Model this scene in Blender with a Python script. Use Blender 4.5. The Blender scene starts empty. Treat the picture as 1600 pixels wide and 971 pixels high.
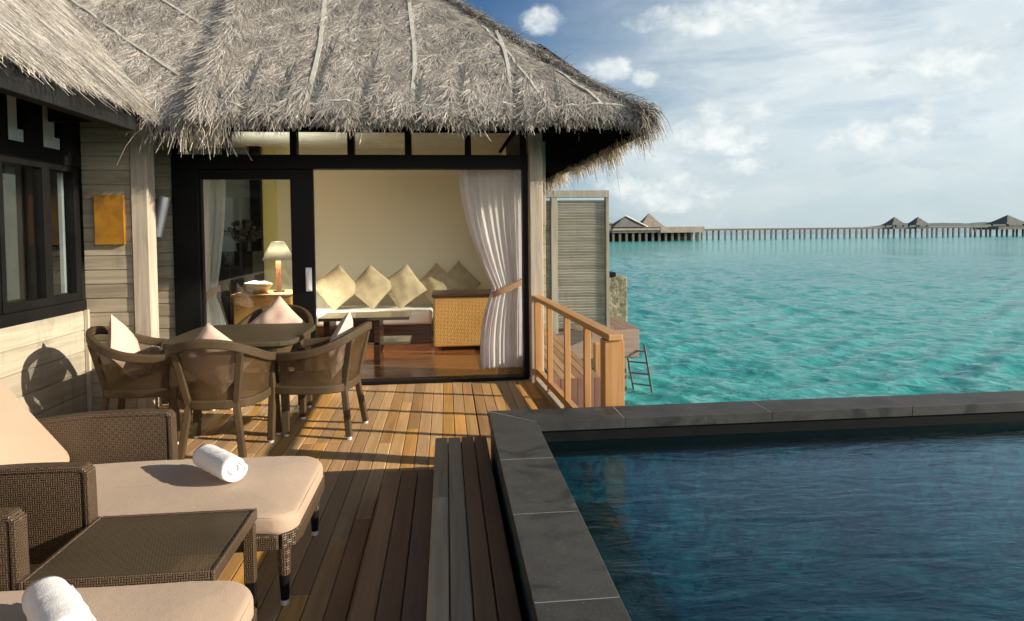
import bpy, math, random
import numpy as np
from mathutils import Vector, Matrix
random.seed(7)
rng = np.random.default_rng(11)
S = bpy.context.scene
COL = S.collection
rad = math.radians
SEA = -1.2
SUN_AZ, SUN_EL = 106.2, 20.5      # azimuth from +Y towards +X, elevation (degrees)

# ---------------------------------------------------------------- camera
cam_d = bpy.data.cameras.new('camera'); cam = bpy.data.objects.new('camera', cam_d); COL.objects.link(cam)
cam_d.sensor_width = 36; cam_d.lens = 22.73; cam_d.shift_x = 0; cam_d.shift_y = -0.0553
cam_d.clip_start = 0.05; cam_d.clip_end = 12000
cam.matrix_world = (Matrix.Translation((0, 0, 1.55)) @ Matrix.Rotation(rad(-5.82), 4, 'Z')
                    @ Matrix.Rotation(rad(90 - 2.08), 4, 'X') @ Matrix.Rotation(-0.010, 4, 'Z'))
S.camera = cam

# ---------------------------------------------------------------- world (sky and clouds)
W = bpy.data.worlds.new('World'); S.world = W; W.use_nodes = True

class NT:
    """small node helper"""
    def __init__(s, nt): s.nt = nt; nt.nodes.clear()
    def n(s, t, ins=None, **kw):
        nd = s.nt.nodes.new(t)
        for k, v in kw.items(): setattr(nd, k, v)
        for k, v in (ins or {}).items():
            if isinstance(v, bpy.types.NodeSocket): s.nt.links.new(v, nd.inputs[k])
            else: nd.inputs[k].default_value = v
        return nd
    def m(s, op, a, b=0.0, c=0.0, clamp=False):
        nd = s.nt.nodes.new('ShaderNodeMath'); nd.operation = op; nd.use_clamp = clamp
        for i, v in enumerate((a, b, c)):
            if isinstance(v, bpy.types.NodeSocket): s.nt.links.new(v, nd.inputs[i])
            else: nd.inputs[i].default_value = v
        return nd.outputs[0]
    def noise(s, vec, scale, detail=4, rough=.55, dist=0):
        return s.n('ShaderNodeTexNoise', {'Vector': vec, 'Scale': scale, 'Detail': detail, 'Roughness': rough, 'Distortion': dist}).outputs['Fac']
    def mapv(s, vec, scale=(1, 1, 1), loc=(0, 0, 0), rot=(0, 0, 0)):
        return s.n('ShaderNodeMapping', {'Vector': vec, 'Scale': scale, 'Location': loc, 'Rotation': rot}).outputs[0]
    def ramp(s, fac, a, b, lo=0.0, hi=1.0):
        nd = s.n('ShaderNodeMapRange', {'Value': fac, 'From Min': a, 'From Max': b, 'To Min': lo, 'To Max': hi}, interpolation_type='SMOOTHSTEP')
        return nd.outputs[0]
    def mix(s, f, a, b, mode='MIX'):
        nd = s.nt.nodes.new('ShaderNodeMix'); nd.data_type = 'RGBA'; nd.blend_type = mode
        for k, v in ((0, f), (6, a), (7, b)):
            if isinstance(v, bpy.types.NodeSocket): s.nt.links.new(v, nd.inputs[k])
            else: nd.inputs[k].default_value = v if k == 0 else (*v[:3], 1)
        return nd.outputs[2]

w = NT(W.node_tree)
tc = w.n('ShaderNodeTexCoord').outputs['Generated']
sky = w.n('ShaderNodeTexSky', sky_type='NISHITA', sun_disc=False, sun_elevation=rad(SUN_EL), sun_rotation=rad(SUN_AZ),
          altitude=0, air_density=1.0, dust_density=0.3, ozone_density=3.5).outputs[0]
sep = w.n('ShaderNodeSeparateXYZ', {0: tc})
X_, Y_, Z_ = sep.outputs
az = w.m('MULTIPLY', w.m('ARCTAN2', X_, Y_), 57.2958)
el = w.m('MULTIPLY', w.m('ARCSINE', w.m('MINIMUM', w.m('MAXIMUM', Z_, -1), 1)), 57.2958)
ae = w.n('ShaderNodeCombineXYZ', {0: az, 1: el, 2: 0.0}).outputs[0]
# thin high veil, thicker towards the right and the horizon, in streaks
streak = w.noise(w.mapv(ae, (.035, .17, 1), rot=(0, 0, .13)), 1.0, 6, .6, .3)
veilbase = w.m('ADD', w.ramp(az, 0, 30), w.m('MULTIPLY', w.ramp(el, 22, 1), .75))
veil = w.m('MULTIPLY', veilbase, w.ramp(streak, .28, .64, .50, 1.05), clamp=True)
veil = w.m('MULTIPLY', w.m('MULTIPLY', veil, .88), w.ramp(el, 48, 22))
fine = w.noise(w.mapv(ae, (.35, .5, 1)), 1.0, 8, .62, .3)
billow = w.n('ShaderNodeTexNoise', {'Vector': w.mapv(ae, (.42, .55, 1), loc=(3, 1, 0)), 'Scale': .75, 'Detail': 10.0, 'Roughness': .6, 'Distortion': .15}).outputs['Fac']
def blob(px, py, rx_, ry_):
    a0 = math.degrees(math.atan((px - 697) / 1010)); e0 = math.degrees(math.atan((360 - py) / 1010 * math.cos(rad(a0))))
    k = 57.3 / 1010 * math.cos(rad(a0))
    dx = w.m('DIVIDE', w.m('SUBTRACT', az, a0), rx_ * k); dy = w.m('DIVIDE', w.m('SUBTRACT', el, e0), ry_ * k)
    r2 = w.m('ADD', w.m('MULTIPLY', dx, dx), w.m('MULTIPLY', dy, dy))
    return w.m('SUBTRACT', 1.0, r2)
acc = None
for b in [(850, 33, 40, 24), (945, 112, 48, 26), (1018, 120, 26, 16), (1120, 205, 70, 50), (1185, 198, 46, 52),
          (1420, 205, 110, 42), (1040, 300, 110, 36), (1180, 15, 190, 34), (1560, 70, 110, 70), (1380, 110, 70, 22),
          (1180, 262, 90, 20), (1010, 215, 50, 40)]:
    v = blob(*b)
    acc = v if acc is None else w.m('SMOOTH_MAX', acc, v, .25)
acc = w.m('MAXIMUM', acc, -1.6)
dens = w.m('ADD', acc, w.m('MULTIPLY', w.m('SUBTRACT', billow, .5), 3.6))
cum = w.ramp(dens, -.1, 1.0)
cum = w.m('MULTIPLY', cum, .78)
# scattered low cumulus along the horizon all round
low = w.noise(w.mapv(ae, (.22, .5, 1), loc=(9, 4, 0)), 1.0, 7, .6, .2)
lowm = w.m('MULTIPLY', w.ramp(low, .52, .68), w.m('MULTIPLY', w.ramp(el, 13, 5), .42))
shade = w.ramp(w.m('ADD', w.m('MULTIPLY', fine, .8), w.m('MULTIPLY', dens, .12)), .25, .72)
# unseen bright clouds low behind the viewer, added to light facades and room
fill_bank = w.m('MULTIPLY', w.ramp(w.m('ABSOLUTE', az), 85, 115), w.m('MULTIPLY', w.ramp(el, 27, 16), w.ramp(el, -1, 3)))
gen = w.m('MULTIPLY', w.ramp(w.noise(w.mapv(tc, (2, 2, 4)), 1.6, 7, .6, .4), .34, .55), fill_bank)
skyc = w.mix(1.0, sky, (.50, .86, 1.16), 'MULTIPLY')
skyc = w.mix(w.ramp(el, 20, 55, 0, .5), skyc, (.34, .42, .52))
hor = w.ramp(el, 9, -1)
veilc = w.mix(w.ramp(az, 9, 34), (5.6, 7.1, 7.9), (9.6, 10.8, 11.0))
mott = w.noise(w.mapv(ae, (.075, .15, 1), loc=(2, 7, 0), rot=(0, 0, .1)), 1.0, 9, .62, .5)
veilc = w.mix(w.m('MULTIPLY', w.ramp(mott, .42, .68), w.ramp(az, 6, 26, .15, .85)), veilc, (12.6, 12.9, 12.6))
mid = w.noise(w.mapv(ae, (.20, .42, 1), loc=(5, 2, 0)), 1.0, 9, .62, .3)
veilc = w.mix(w.m('MULTIPLY', w.ramp(mid, .50, .66), w.ramp(el, 16, 6, .1, .5)), veilc, (10.4, 11.0, 11.0))
veilc = w.mix(w.m('MULTIPLY', hor, .7), veilc, (6.2, 7.6, 8.1))
c = w.mix(veil, skyc, veilc)
cumc = w.mix(shade, (6.6, 7.9, 8.6), (13.0, 13.2, 12.8))
c = w.mix(lowm, c, cumc)
c = w.mix(cum, c, cumc)
c = w.mix(gen, c, (28., 26.5, 23.5))
bg = w.n('ShaderNodeBackground', {'Color': c, 'Strength': .056})
w.n('ShaderNodeOutputWorld', {0: bg.outputs[0]})

# ---------------------------------------------------------------- sun, exposure
sd = bpy.data.lights.new('sun', 'SUN'); sd.energy = 5.0; sd.angle = rad(.5); sd.color = (1, .86, .66)
so = bpy.data.objects.new('sun', sd); COL.objects.link(so)
sdir = Vector((math.sin(rad(SUN_AZ)) * math.cos(rad(SUN_EL)), math.cos(rad(SUN_AZ)) * math.cos(rad(SUN_EL)), math.sin(rad(SUN_EL))))
so.rotation_euler = sdir.to_track_quat('Z', 'Y').to_euler(); so.location = (20, -6, 9)
S.view_settings.view_transform = 'Standard'; S.view_settings.look = 'None'
S.view_settings.gamma = 1; S.view_settings.exposure = 0.56; S.view_settings.use_curve_mapping = False
S.cycles.max_bounces = 8; S.cycles.transparent_max_bounces = 16; S.cycles.diffuse_bounces = 6
S.cycles.caustics_reflective = False; S.cycles.caustics_refractive = False
S.cycles.use_denoising = True

# ---------------------------------------------------------------- materials
def mat(name):
    m = bpy.data.materials.new(name); m.use_nodes = True; return m, NT(m.node_tree)
def finish(t, bsdf, disp=None):
    t.n('ShaderNodeOutputMaterial', {0: bsdf})
def bump(t, h, strength=.3, dist=.01):
    return t.n('ShaderNodeBump', {'Height': h, 'Strength': strength, 'Distance': dist}).outputs[0]
def simple(name, col, rough=.6, col2=None, scale=6, bs=.15, bd=.004, metal=0, spec=.5, sheen=0, fscale=None):
    m, t = mat(name); o = t.n('ShaderNodeTexCoord').outputs['Object']
    n = t.noise(o, scale, 6, .6)
    c = t.mix(t.ramp(n, .3, .7), col, col2 or tuple(x * .8 for x in col))
    h = t.noise(o, fscale or scale * 12, 4, .6)
    b = t.n('ShaderNodeBsdfPrincipled', {'Base Color': c, 'Roughness': t.ramp(n, .2, .8, rough * .85, min(1, rough * 1.15)), 'Metallic': metal,
            'Specular IOR Level': spec, 'Normal': bump(t, h, bs, bd), 'Sheen Weight': sheen})
    finish(t, b.outputs[0]); return m
def wood(name, c1, c2, axis='Y', rough=.6, attr=False, scale=1.0, spec=.35, knots=.0, bs=.35, streaks=.0):
    """timber: grain stretched along an axis; attr = base colour per board from the mesh"""
    m, t = mat(name); o = t.n('ShaderNodeTexCoord').outputs['Object']
    isl = t.n('ShaderNodeNewGeometry').outputs['Random Per Island']
    off = t.n('ShaderNodeCombineXYZ', {0: t.m('MULTIPLY', isl, 37.), 1: t.m('MULTIPLY', isl, 91.), 2: t.m('MULTIPLY', isl, 53.)}).outputs[0]
    ov = t.n('ShaderNodeVectorMath', {0: o, 1: off}, operation='ADD').outputs[0]
    st = {'X': (1.2, 22, 22), 'Y': (22, 1.2, 22), 'Z': (22, 22, 1.2)}[axis]
    st = tuple(v * scale for v in st)
    g = t.noise(t.mapv(ov, st), 1.0, 8, .62, .7)
    g2 = t.noise(t.mapv(ov, tuple(v * 4 for v in st)), 1.0, 5, .7)
    big = t.noise(ov, 1.6, 4, .6)
    if attr:
        base = t.n('ShaderNodeAttribute', attribute_name='Color').outputs['Color']
        c = t.mix(t.ramp(g, .3, .72), t.mix(.30, base, (0, 0, 0)), base)
    else:
        c = t.mix(t.ramp(g, .3, .7), c1, c2)
        c = t.mix(t.ramp(isl, 0, 1, 0, .35), c, tuple(x * .45 for x in c1))
    c = t.mix(t.ramp(g2, .55, .8, 0, .45), c, tuple(x * .3 for x in c1), 'MIX')
    c = t.mix(t.ramp(big, .45, .75, 0, .38), c, c2)
    if streaks:
        s1 = t.noise(t.mapv(o, (5, 5, 1.0)), 1.5, 6, .65, .4)
        c = t.mix(t.ramp(s1, .5, .75, 0, streaks), c, (.07, .065, .055))
    hh = t.m('ADD', g, t.m('MULTIPLY', g2, .5))
    b = t.n('ShaderNodeBsdfPrincipled', {'Base Color': c, 'Roughness': t.ramp(g, .2, .8, rough * .8, min(1, rough * 1.15)), 'Specular IOR Level': spec,
            'Normal': bump(t, hh, bs, .003)})
    finish(t, b.outputs[0]); return m
def weave(name, c1, c2, sz=.018, rough=.55, hole=0.0, bs=.9, spec=.4):
    """woven strands; pattern laid out in metres on the UV map"""
    m, t = mat(name); uv = t.n('ShaderNodeUVMap', uv_map='UVMap').outputs[0]
    s = t.n('ShaderNodeSeparateXYZ', {0: uv}); k = math.pi / sz
    u, v = t.m('MULTIPLY', s.outputs[0], k), t.m('MULTIPLY', s.outputs[1], k)
    su, sv = t.m('SINE', u), t.m('SINE', v)
    ph = t.m('MULTIPLY', t.m('SINE', t.m('MULTIPLY', u, .5)), t.m('SINE', t.m('MULTIPLY', v, .5)))   # over/under sign
    a = t.m('ABSOLUTE', su); b_ = t.m('ABSOLUTE', sv)
    sel = t.ramp(ph, -.12, .12)
    h = t.m('ADD', t.m('MULTIPLY', sel, a), t.m('MULTIPLY', t.m('SUBTRACT', 1.0, sel), b_))
    o = t.n('ShaderNodeTexCoord').outputs['Object']
    n = t.noise(o, 24, 4, .6); n2 = t.noise(o, 3, 3, .6)
    c = t.mix(t.ramp(t.m('ADD', h, t.m('MULTIPLY', n, .5)), .35, 1.25), c1, c2)
    c = t.mix(t.ramp(n2, .4, .75, 0, .4), c, c1)
    bs_ = t.n('ShaderNodeBsdfPrincipled', {'Base Color': c, 'Roughness': rough, 'Specular IOR Level': spec, 'Normal': bump(t, h, bs, sz * .3)})
    out = bs_.outputs[0]
    if hole:
        gap = t.m('MULTIPLY', t.ramp(t.m('MAXIMUM', a, b_), .45 + hole, .40 + hole), 1.0)
        tr = t.n('ShaderNodeBsdfTransparent').outputs[0]
        out = t.n('ShaderNodeMixShader', {0: gap, 1: out, 2: tr}).outputs[0]
    finish(t, out); return m
def schlick(t, f0, normal=None):
    """reflectance of a thin sheet, the same from both sides"""
    g = t.n('ShaderNodeNewGeometry')
    d_ = t.n('ShaderNodeVectorMath', {0: normal or g.outputs['Normal'], 1: g.outputs['Incoming']}, operation='DOT_PRODUCT').outputs['Value']
    k = t.m('POWER', t.m('SUBTRACT', 1.0, t.m('ABSOLUTE', d_), clamp=True), 5.0)
    return t.m('ADD', f0, t.m('MULTIPLY', k, 1 - f0), clamp=True)
def glass(name, tint=(.9, .93, .93), boost=1.0):
    m, t = mat(name)
    f = schlick(t, .04)
    tr = t.n('ShaderNodeBsdfTransparent', {0: (*tint, 1)}).outputs[0]
    gl = t.n('ShaderNodeBsdfGlossy', {'Roughness': .01}).outputs[0]
    finish(t, t.n('ShaderNodeMixShader', {0: t.m('MULTIPLY', f, 1.3 * boost, clamp=True), 1: tr, 2: gl}).outputs[0]); return m
def fabric(name, col, col2=None, trans=.0, rough=.9, scale=3, fine_=260, bs=.25):
    m, t = mat(name); o = t.n('ShaderNodeTexCoord').outputs['Object']
    n = t.noise(o, scale, 5, .6)
    c = t.mix(t.ramp(n, .3, .7), col, col2 or tuple(x * .88 for x in col))
    h = t.m('ADD', t.m('MULTIPLY', t.noise(o, fine_, 2, .5), .25), t.noise(o, scale * 3, 4, .55))
    nb = bump(t, h, bs, .012)
    b = t.n('ShaderNodeBsdfPrincipled', {'Base Color': c, 'Roughness': rough, 'Specular IOR Level': .15, 'Sheen Weight': .15, 'Normal': nb}).outputs[0]
    if trans:
        tb = t.n('ShaderNodeBsdfTranslucent', {'Color': c, 'Normal': nb}).outputs[0]
        b = t.n('ShaderNodeMixShader', {0: trans, 1: b, 2: tb}).outputs[0]
    finish(t, b); return m

M = {}
M['deck'] = wood('teak_deck', (.10, .05, .025), (.42, .24, .12), 'Y', .62, attr=True, spec=.3)
M['rail'] = wood('teak_rail', (.50, .26, .10), (.62, .36, .16), 'Y', .5)
M['railv'] = wood('teak_post', (.50, .25, .09), (.62, .35, .15), 'Z', .5)
M['board_x'] = wood('weathered_board_x', (.33, .28, .205), (.52, .46, .36), 'X', .8, streaks=.3)
M['board_y'] = wood('weathered_board_y', (.36, .33, .26), (.52, .48, .39), 'Y', .8, streaks=.35)
M['post'] = wood('weathered_post', (.40, .34, .27), (.60, .53, .45), 'Z', .75, streaks=.3)
M['screen'] = wood('weathered_screen', (.30, .285, .25), (.46, .44, .39), 'X', .8, streaks=.3)
M['fascia_red'] = wood('red_fascia', (.25, .12, .09), (.36, .20, .16), 'Z', .7)
M['pinkplank'] = wood('pink_plank', (.34, .22, .18), (.46, .33, .28), 'X', .75, streaks=.2)
M['black'] = simple('black_lacquer', (.006, .006, .007), .5, (.010, .010, .010), 4, .08, spec=.15)
M['blackwood'] = wood('black_timber', (.012, .013, .014), (.024, .025, .026), 'Y', .6, spec=.12)
M['glass'] = glass('window_glass')
M['cream'] = simple('cream_plaster', (.90, .86, .70), .9, (.88, .84, .68), 2, .05)
M['yellow'] = simple('yellow_plaster', (.84, .78, .34), .9, (.8, .74, .33), 2, .05)
M['greywall'] = simple('grey_plaster', (.34, .41, .43), .8, (.3, .37, .38), 2, .05)
M['ceil'] = simple('pale_ceiling', (.8, .78, .7), .9)
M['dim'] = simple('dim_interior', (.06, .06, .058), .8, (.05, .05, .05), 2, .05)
M['shutter'] = simple('dark_shutter', (.06, .072, .072), .8)
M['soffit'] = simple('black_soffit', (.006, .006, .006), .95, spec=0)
M['floor'] = wood('polished_floor', (.20, .07, .025), (.36, .15, .055), 'X', .22, spec=.6, bs=.05)
M['darkwood'] = wood('dark_wood', (.03, .014, .008), (.07, .03, .016), 'X', .3, spec=.5)
M['steel'] = simple('brushed_steel', (.80, .80, .84), .42, (.72, .72, .77), 5, .02, metal=.6)
M['copper'] = simple('amber_panel', (.40, .19, .015), .30, (.20, .085, .008), 7, .2, .01, spec=.8)
M['wicker'] = weave('olive_brown_wicker', (.02, .012, .006), (.115, .075, .036), .007, .5)
M['wicker_panel'] = weave('open_wicker', (.02, .011, .005), (.13, .078, .032), .006, .5, hole=.40)
M['wicker_big'] = weave('coarse_brown_wicker', (.010, .006, .004), (.12, .078, .045), .0085, .42, spec=.6)
M['wicker_top'] = weave('table_wicker', (.025, .018, .01), (.10, .078, .045), .006, .45)
M['wicker_mesh'] = weave('open_table_mesh', (.035, .026, .014), (.12, .09, .055), .008, .45, hole=.12)
M['rattan'] = weave('orange_rattan', (.45, .21, .05), (.75, .43, .13), .018, .6, bs=.6)
M['cush'] = fabric('sand_canvas', (.46, .35, .265), (.42, .315, .235), scale=2.5, bs=.5)
M['pillow'] = fabric('pink_pillow', (.70, .53, .45), (.64, .47, .40), scale=5)
M['gold'] = fabric('gold_cushion', (.50, .42, .28), (.40, .33, .21), scale=9)
M['towel'] = fabric('white_towel', (.86, .86, .88), (.82, .82, .85), scale=7, fine_=420, bs=.5)
M['mattress'] = fabric('white_mattress', (.78, .76, .72), scale=3)
M['curtain'] = fabric('mauve_curtain', (.90, .87, .88), (.84, .78, .79), trans=.4, scale=2)
M['sheer'] = fabric('sheer_curtain', (.78, .80, .82), (.7, .74, .76), trans=.55, scale=2)
M['shade'] = fabric('lamp_shade', (.72, .68, .60), trans=.10)
M['tie'] = fabric('tan_tie', (.50, .30, .18))
M['spraydark'] = simple('reflection_spray_dark', (.02, .02, .018), .8)
M['stonewall'] = simple('coral_stone', (.42, .38, .27), .95, (.14, .14, .09), 9, .8, .03, fscale=22)
M['island'] = simple('hazy_far_palms', (.14, .19, .20), .95)  # distance haze is mixed into this flat grey-blue
M['farroof'] = simple('far_thatch', (.30, .26, .22), .95, (.22, .19, .16), 1.5, .4, .05)
M['farroof_grey'] = simple('far_grey_thatch', (.17, .18, .17), .95, (.11, .12, .12), 1.5, .4, .05)
M['farroof_pale'] = simple('far_pale_cap', (.75, .72, .62), .9)
M['farwood'] = simple('far_timber', (.20, .17, .15), .9, (.13, .11, .10), 1.5, .2)
M['farrail'] = simple('far_pale_timber', (.42, .33, .27), .9, (.3, .24, .2), 1.5, .2)
M['rope'] = simple('net_rope', (.50, .50, .46), .9, (.40, .41, .39), 12, .4)
M['crease_shade'] = simple('blue_grey_crease_shade', (.06, .075, .085), .9, (.11, .12, .125), 14, .4)  # dark blue-grey that takes the place of shade in the thatch creases

# coping: dark basalt slabs with pale joints
def stone_mat():
    m, t = mat('basalt_coping'); o = t.n('ShaderNodeTexCoord').outputs['Object']
    isl = t.n('ShaderNodeNewGeometry').outputs['Random Per Island']
    n = t.noise(o, 5, 7, .65, .4); f = t.noise(o, 70, 4, .7); bl = t.noise(t.mapv(o, (1.2, 1.2, 1.2)), 2.2, 5, .6, 1.2)
    c = t.mix(t.ramp(n, .3, .7), (.024, .027, .028), (.056, .060, .060))
    c = t.mix(t.ramp(isl, 0, 1, 0, .5), c, (.085, .085, .082))
    c = t.mix(t.ramp(f, .62, .75, 0, .5), c, (.24, .24, .22))
    c = t.mix(t.ramp(bl, .52, .66, 0, .7), c, (.018, .020, .021))
    c = t.mix(t.ramp(t.noise(o, 3.1, 6, .7, 1.5), .60, .72, 0, .35), c, (.16, .165, .16))
    b = t.n('ShaderNodeBsdfPrincipled', {'Base Color': c, 'Roughness': t.ramp(bl, .5, .7, .62, .40), 'Specular IOR Level': .25, 'Normal': bump(t, t.m('ADD', n, t.m('MULTIPLY', f, .6)), .35, .006)})
    finish(t, b.outputs[0]); return m
M['basalt'] = stone_mat()
M['grout'] = simple('pale_grout', (.26, .27, .26), .9)
def pool_tile():
    m, t = mat('dark_pool_mosaic'); o = t.n('ShaderNodeTexCoord').outputs['Object']
    v = t.n('ShaderNodeTexVoronoi', {'Vector': o, 'Scale': 22.0}); n = t.noise(o, 4.5, 6, .7, .6); n2 = t.noise(o, 1.3, 3, .5)
    c = t.mix(t.ramp(n, .38, .68), (.002, .026, .055), (.009, .105, .13))
    c = t.mix(t.ramp(v.outputs['Color'], .35, .9, 0, .35), c, (.04, .20, .20))
    c = t.mix(t.ramp(n2, .35, .7, 0, .7), c, (.001, .010, .030))
    b = t.n('ShaderNodeBsdfPrincipled', {'Base Color': c, 'Roughness': .5}); finish(t, b.outputs[0]); return m
M['pool_tile'] = pool_tile()
M['ledge'] = simple('dark_mosaic', (.004, .008, .009), .6, (.035, .045, .045), 9, .2, .004, fscale=60)
M['pool_wall'] = simple('dark_pool_wall', (.006, .008, .009), .8, (.011, .014, .014), 8, .3, spec=.1)
def pool_water():
    m, t = mat('pool_water'); o = t.n('ShaderNodeTexCoord').outputs['Object']
    a = t.noise(t.mapv(o, (1.5, 4.4, 1), rot=(0, 0, .18)), 2.0, 5, .55, .6)
    b = t.noise(t.mapv(o, (1.0, 2.0, 1), rot=(0, 0, -.3)), 7, 4, .6, .4)
    gust = t.noise(o, .55, 2, .5)
    h = t.m('ADD', a, t.m('MULTIPLY', t.m('MULTIPLY', b, .42), t.ramp(gust, .35, .65, .4, 1.3)))
    nb = bump(t, h, .28, .028)
    f = schlick(t, .02, nb)
    tr = t.n('ShaderNodeBsdfTransparent', {0: (.50, .78, .88, 1)}).outputs[0]
    gl = t.n('ShaderNodeBsdfGlossy', {'Roughness': .03, 'Normal': nb, 'Color': (.58, .76, .95, 1)}).outputs[0]
    finish(t, t.n('ShaderNodeMixShader', {0: t.m('MULTIPLY', f, 1.0, clamp=True), 1: tr, 2: gl}).outputs[0]); return m
M['pool_water'] = pool_water()
def sea_mat():
    m, t = mat('lagoon_water'); o = t.n('ShaderNodeTexCoord').outputs['Object']
    s = t.n('ShaderNodeSeparateXYZ', {0: o})
    patch = t.noise(t.mapv(o, (.018, .05, 1)), 1.0, 5, .6, .5)
    near = t.noise(t.mapv(o, (.35, .7, 1), loc=(4, 2, 0)), 1.0, 5, .6, .5)
    c = t.mix(t.ramp(patch, .35, .65), (.03, .32, .345), (.06, .405, .41))
    c = t.mix(t.ramp(near, .5, .7, 0, .25), c, (.005, .20, .215))
    # bright sand shallows towards the far villas, deep ocean beyond the reef
    c = t.mix(t.m('MULTIPLY', t.ramp(s.outputs[1], 45, 105), t.ramp(s.outputs[0], 95, 30)), c, (.06, .42, .39))
    c = t.mix(t.ramp(s.outputs[1], 190, 320), c, (.008, .06, .13))
    ln = t.n('ShaderNodeVectorMath', {0: o}, operation='LENGTH').outputs['Value']
    orot = t.mapv(o, rot=(0, 0, rad(28)))
    a = t.noise(t.mapv(orot, (.8, 2.6, 1)), 2.4, 7, .62, .4)
    b = t.noise(t.mapv(orot, (.35, 1.1, 1)), 1.2, 6, .6, .4)
    h = t.m('ADD', t.m('MULTIPLY', a, .85), t.m('MULTIPLY', b, .35))
    nb = t.n('ShaderNodeBump', {'Height': h, 'Strength': t.ramp(ln, 10, 160, .8, .9), 'Distance': .16}).outputs[0]
    bs = t.n('ShaderNodeBsdfPrincipled', {'Base Color': c, 'Roughness': t.ramp(ln, 15, 150, .06, .16), 'IOR': 1.333, 'Specular IOR Level': .5, 'Normal': nb})
    finish(t, bs.outputs[0]); return m
M['sea'] = sea_mat()
def thatch_mat(name, tint, dark=1.0):
    m, t = mat(name); o = t.n('ShaderNodeTexCoord').outputs['Object']
    a = t.n('ShaderNodeAttribute', attribute_name='Color').outputs['Color']
    n = t.noise(o, 45, 5, .7); big = t.noise(o, 2.2, 5, .6)
    c = t.mix(t.ramp(n, .35, .7, 0, .35), a, (.10, .09, .08))
    c = t.mix(t.ramp(big, .45, .72, 0, .30), c, (.22, .22, .225))
    c = t.mix(1.0, c, tint, 'MULTIPLY')
    b = t.n('ShaderNodeBsdfPrincipled', {'Base Color': c, 'Roughness': .85, 'Specular IOR Level': .2, 'Normal': bump(t, n, .5, .01)})
    finish(t, b.outputs[0]); return m
M['thatch'] = thatch_mat('palm_thatch', (1, 1, 1))

# ---------------------------------------------------------------- mesh helpers
def link(name, me, m=None, parent=None, smooth=False, bevel=0, solid=0, segs=2):
    if m is not None: me.materials.append(m)
    if smooth: me.polygons.foreach_set('use_smooth', [True] * len(me.polygons))
    o = bpy.data.objects.new(name, me); COL.objects.link(o)
    if parent: o.parent = parent
    if solid:
        md = o.modifiers.new('solid', 'SOLIDIFY'); md.thickness = solid; md.offset = 0
    if bevel:
        md = o.modifiers.new('bevel', 'BEVEL'); md.width = bevel; md.segments = segs; md.limit_method = 'ANGLE'; md.angle_limit = rad(40)
    return o
def tag(o, label=None, cat=None, group=None, kind=None):
    for k, v in (('label', label), ('category', cat), ('group', group), ('kind', kind)):
        if v: o[k] = v
    return o
def thing(name, label, cat, loc=(0, 0, 0), rz=0, group=None):
    o = bpy.data.objects.new(name, None); COL.objects.link(o); o.location = loc; o.rotation_euler = (0, 0, rz); o.empty_display_size = .1
    return tag(o, label, cat, group)
class MB:
    def __init__(s): s.v = []; s.f = []; s.c = []
    def add(s, vs, fs, col=None):
        b = len(s.v); s.v += [tuple(v) for v in vs]; s.f += [tuple(i + b for i in f) for f in fs]
        s.c += [col or (1, 1, 1)] * len(vs); return s
    def box(s, x0, x1, y0, y1, z0, z1, col=None, mtx=None):
        vs = [Vector((x, y, z)) for z in (z0, z1) for y in (y0, y1) for x in (x0, x1)]
        if mtx: vs = [mtx @ v for v in vs]
        return s.add(vs, [(0, 2, 3, 1), (4, 5, 7, 6), (0, 1, 5, 4), (2, 6, 7, 3), (0, 4, 6, 2), (1, 3, 7, 5)], col)
    def sweep(s, pts, w_, h_, up=(0, 0, 1), closed=False, n=4, rot=0.0, caps=True, scale=None):
        """rectangular (n=4) or round section along a path; w_ sideways, h_ along up"""
        pts = [Vector(p) for p in pts]; N = len(pts); rings = []
        for i, p in enumerate(pts):
            a = pts[(i - 1) % N] if (closed or i) else p; b = pts[(i + 1) % N] if (closed or i < N - 1) else p
            t = (b - a).normalized(); u = Vector(up)
            if abs(t.dot(u)) > .98: u = Vector((0, 1, 0))
            sd_ = t.cross(u).normalized(); uu = sd_.cross(t).normalized(); k = scale[i] if scale else 1
            if n == 4: prof = [(-.5, -.5), (.5, -.5), (.5, .5), (-.5, .5)]
            else: prof = [(.5 * math.cos(2 * math.pi * j / n + rot), .5 * math.sin(2 * math.pi * j / n + rot)) for j in range(n)]
            rings.append([p + sd_ * (x * w_ * k) + uu * (y * h_ * k) for x, y in prof])
        vs = [v for r in rings for v in r]; fs = []
        for i in range(N if closed else N - 1):
            j2 = (i + 1) % N
            for j in range(n):
                k = (j + 1) % n; fs.append((i * n + j, i * n + k, j2 * n + k, j2 * n + j))
        if caps and not closed: fs += [tuple(range(n))[::-1], tuple(range((N - 1) * n, N * n))]
        return s.add(vs, fs)
    def cyl(s, p0, p1, r0, r1=None, n=16):
        r1 = r0 if r1 is None else r1
        return s.sweep([p0, p1], 2 * r0, 2 * r0, n=n, scale=[1, r1 / r0])
    def build(s, name, m=None, parent=None, smooth=False, bevel=0, uv=True, solid=0, attr=False, segs=2):
        me = bpy.data.meshes.new(name); me.from_pydata(s.v, [], s.f); me.update()
        if uv: boxuv(me)
        if attr:
            ca = me.color_attributes.new('Color', 'FLOAT_COLOR', 'POINT')
            ca.data.foreach_set('color', np.array([(*c, 1) for c in s.c], dtype=np.float32).ravel())
        return link(name, me, m, parent, smooth, bevel, solid, segs)
def boxuv(me):
    uvl = me.uv_layers.new(name='UVMap')
    for p in me.polygons:
        n = p.normal; ax = max(range(3), key=lambda i: abs(n[i]))
        a, b = ((1, 2), (0, 2), (0, 1))[ax]
        for li in p.loop_indices:
            co = me.vertices[me.loops[li].vertex_index].co; uvl.data[li].uv = (co[a], co[b])
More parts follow.
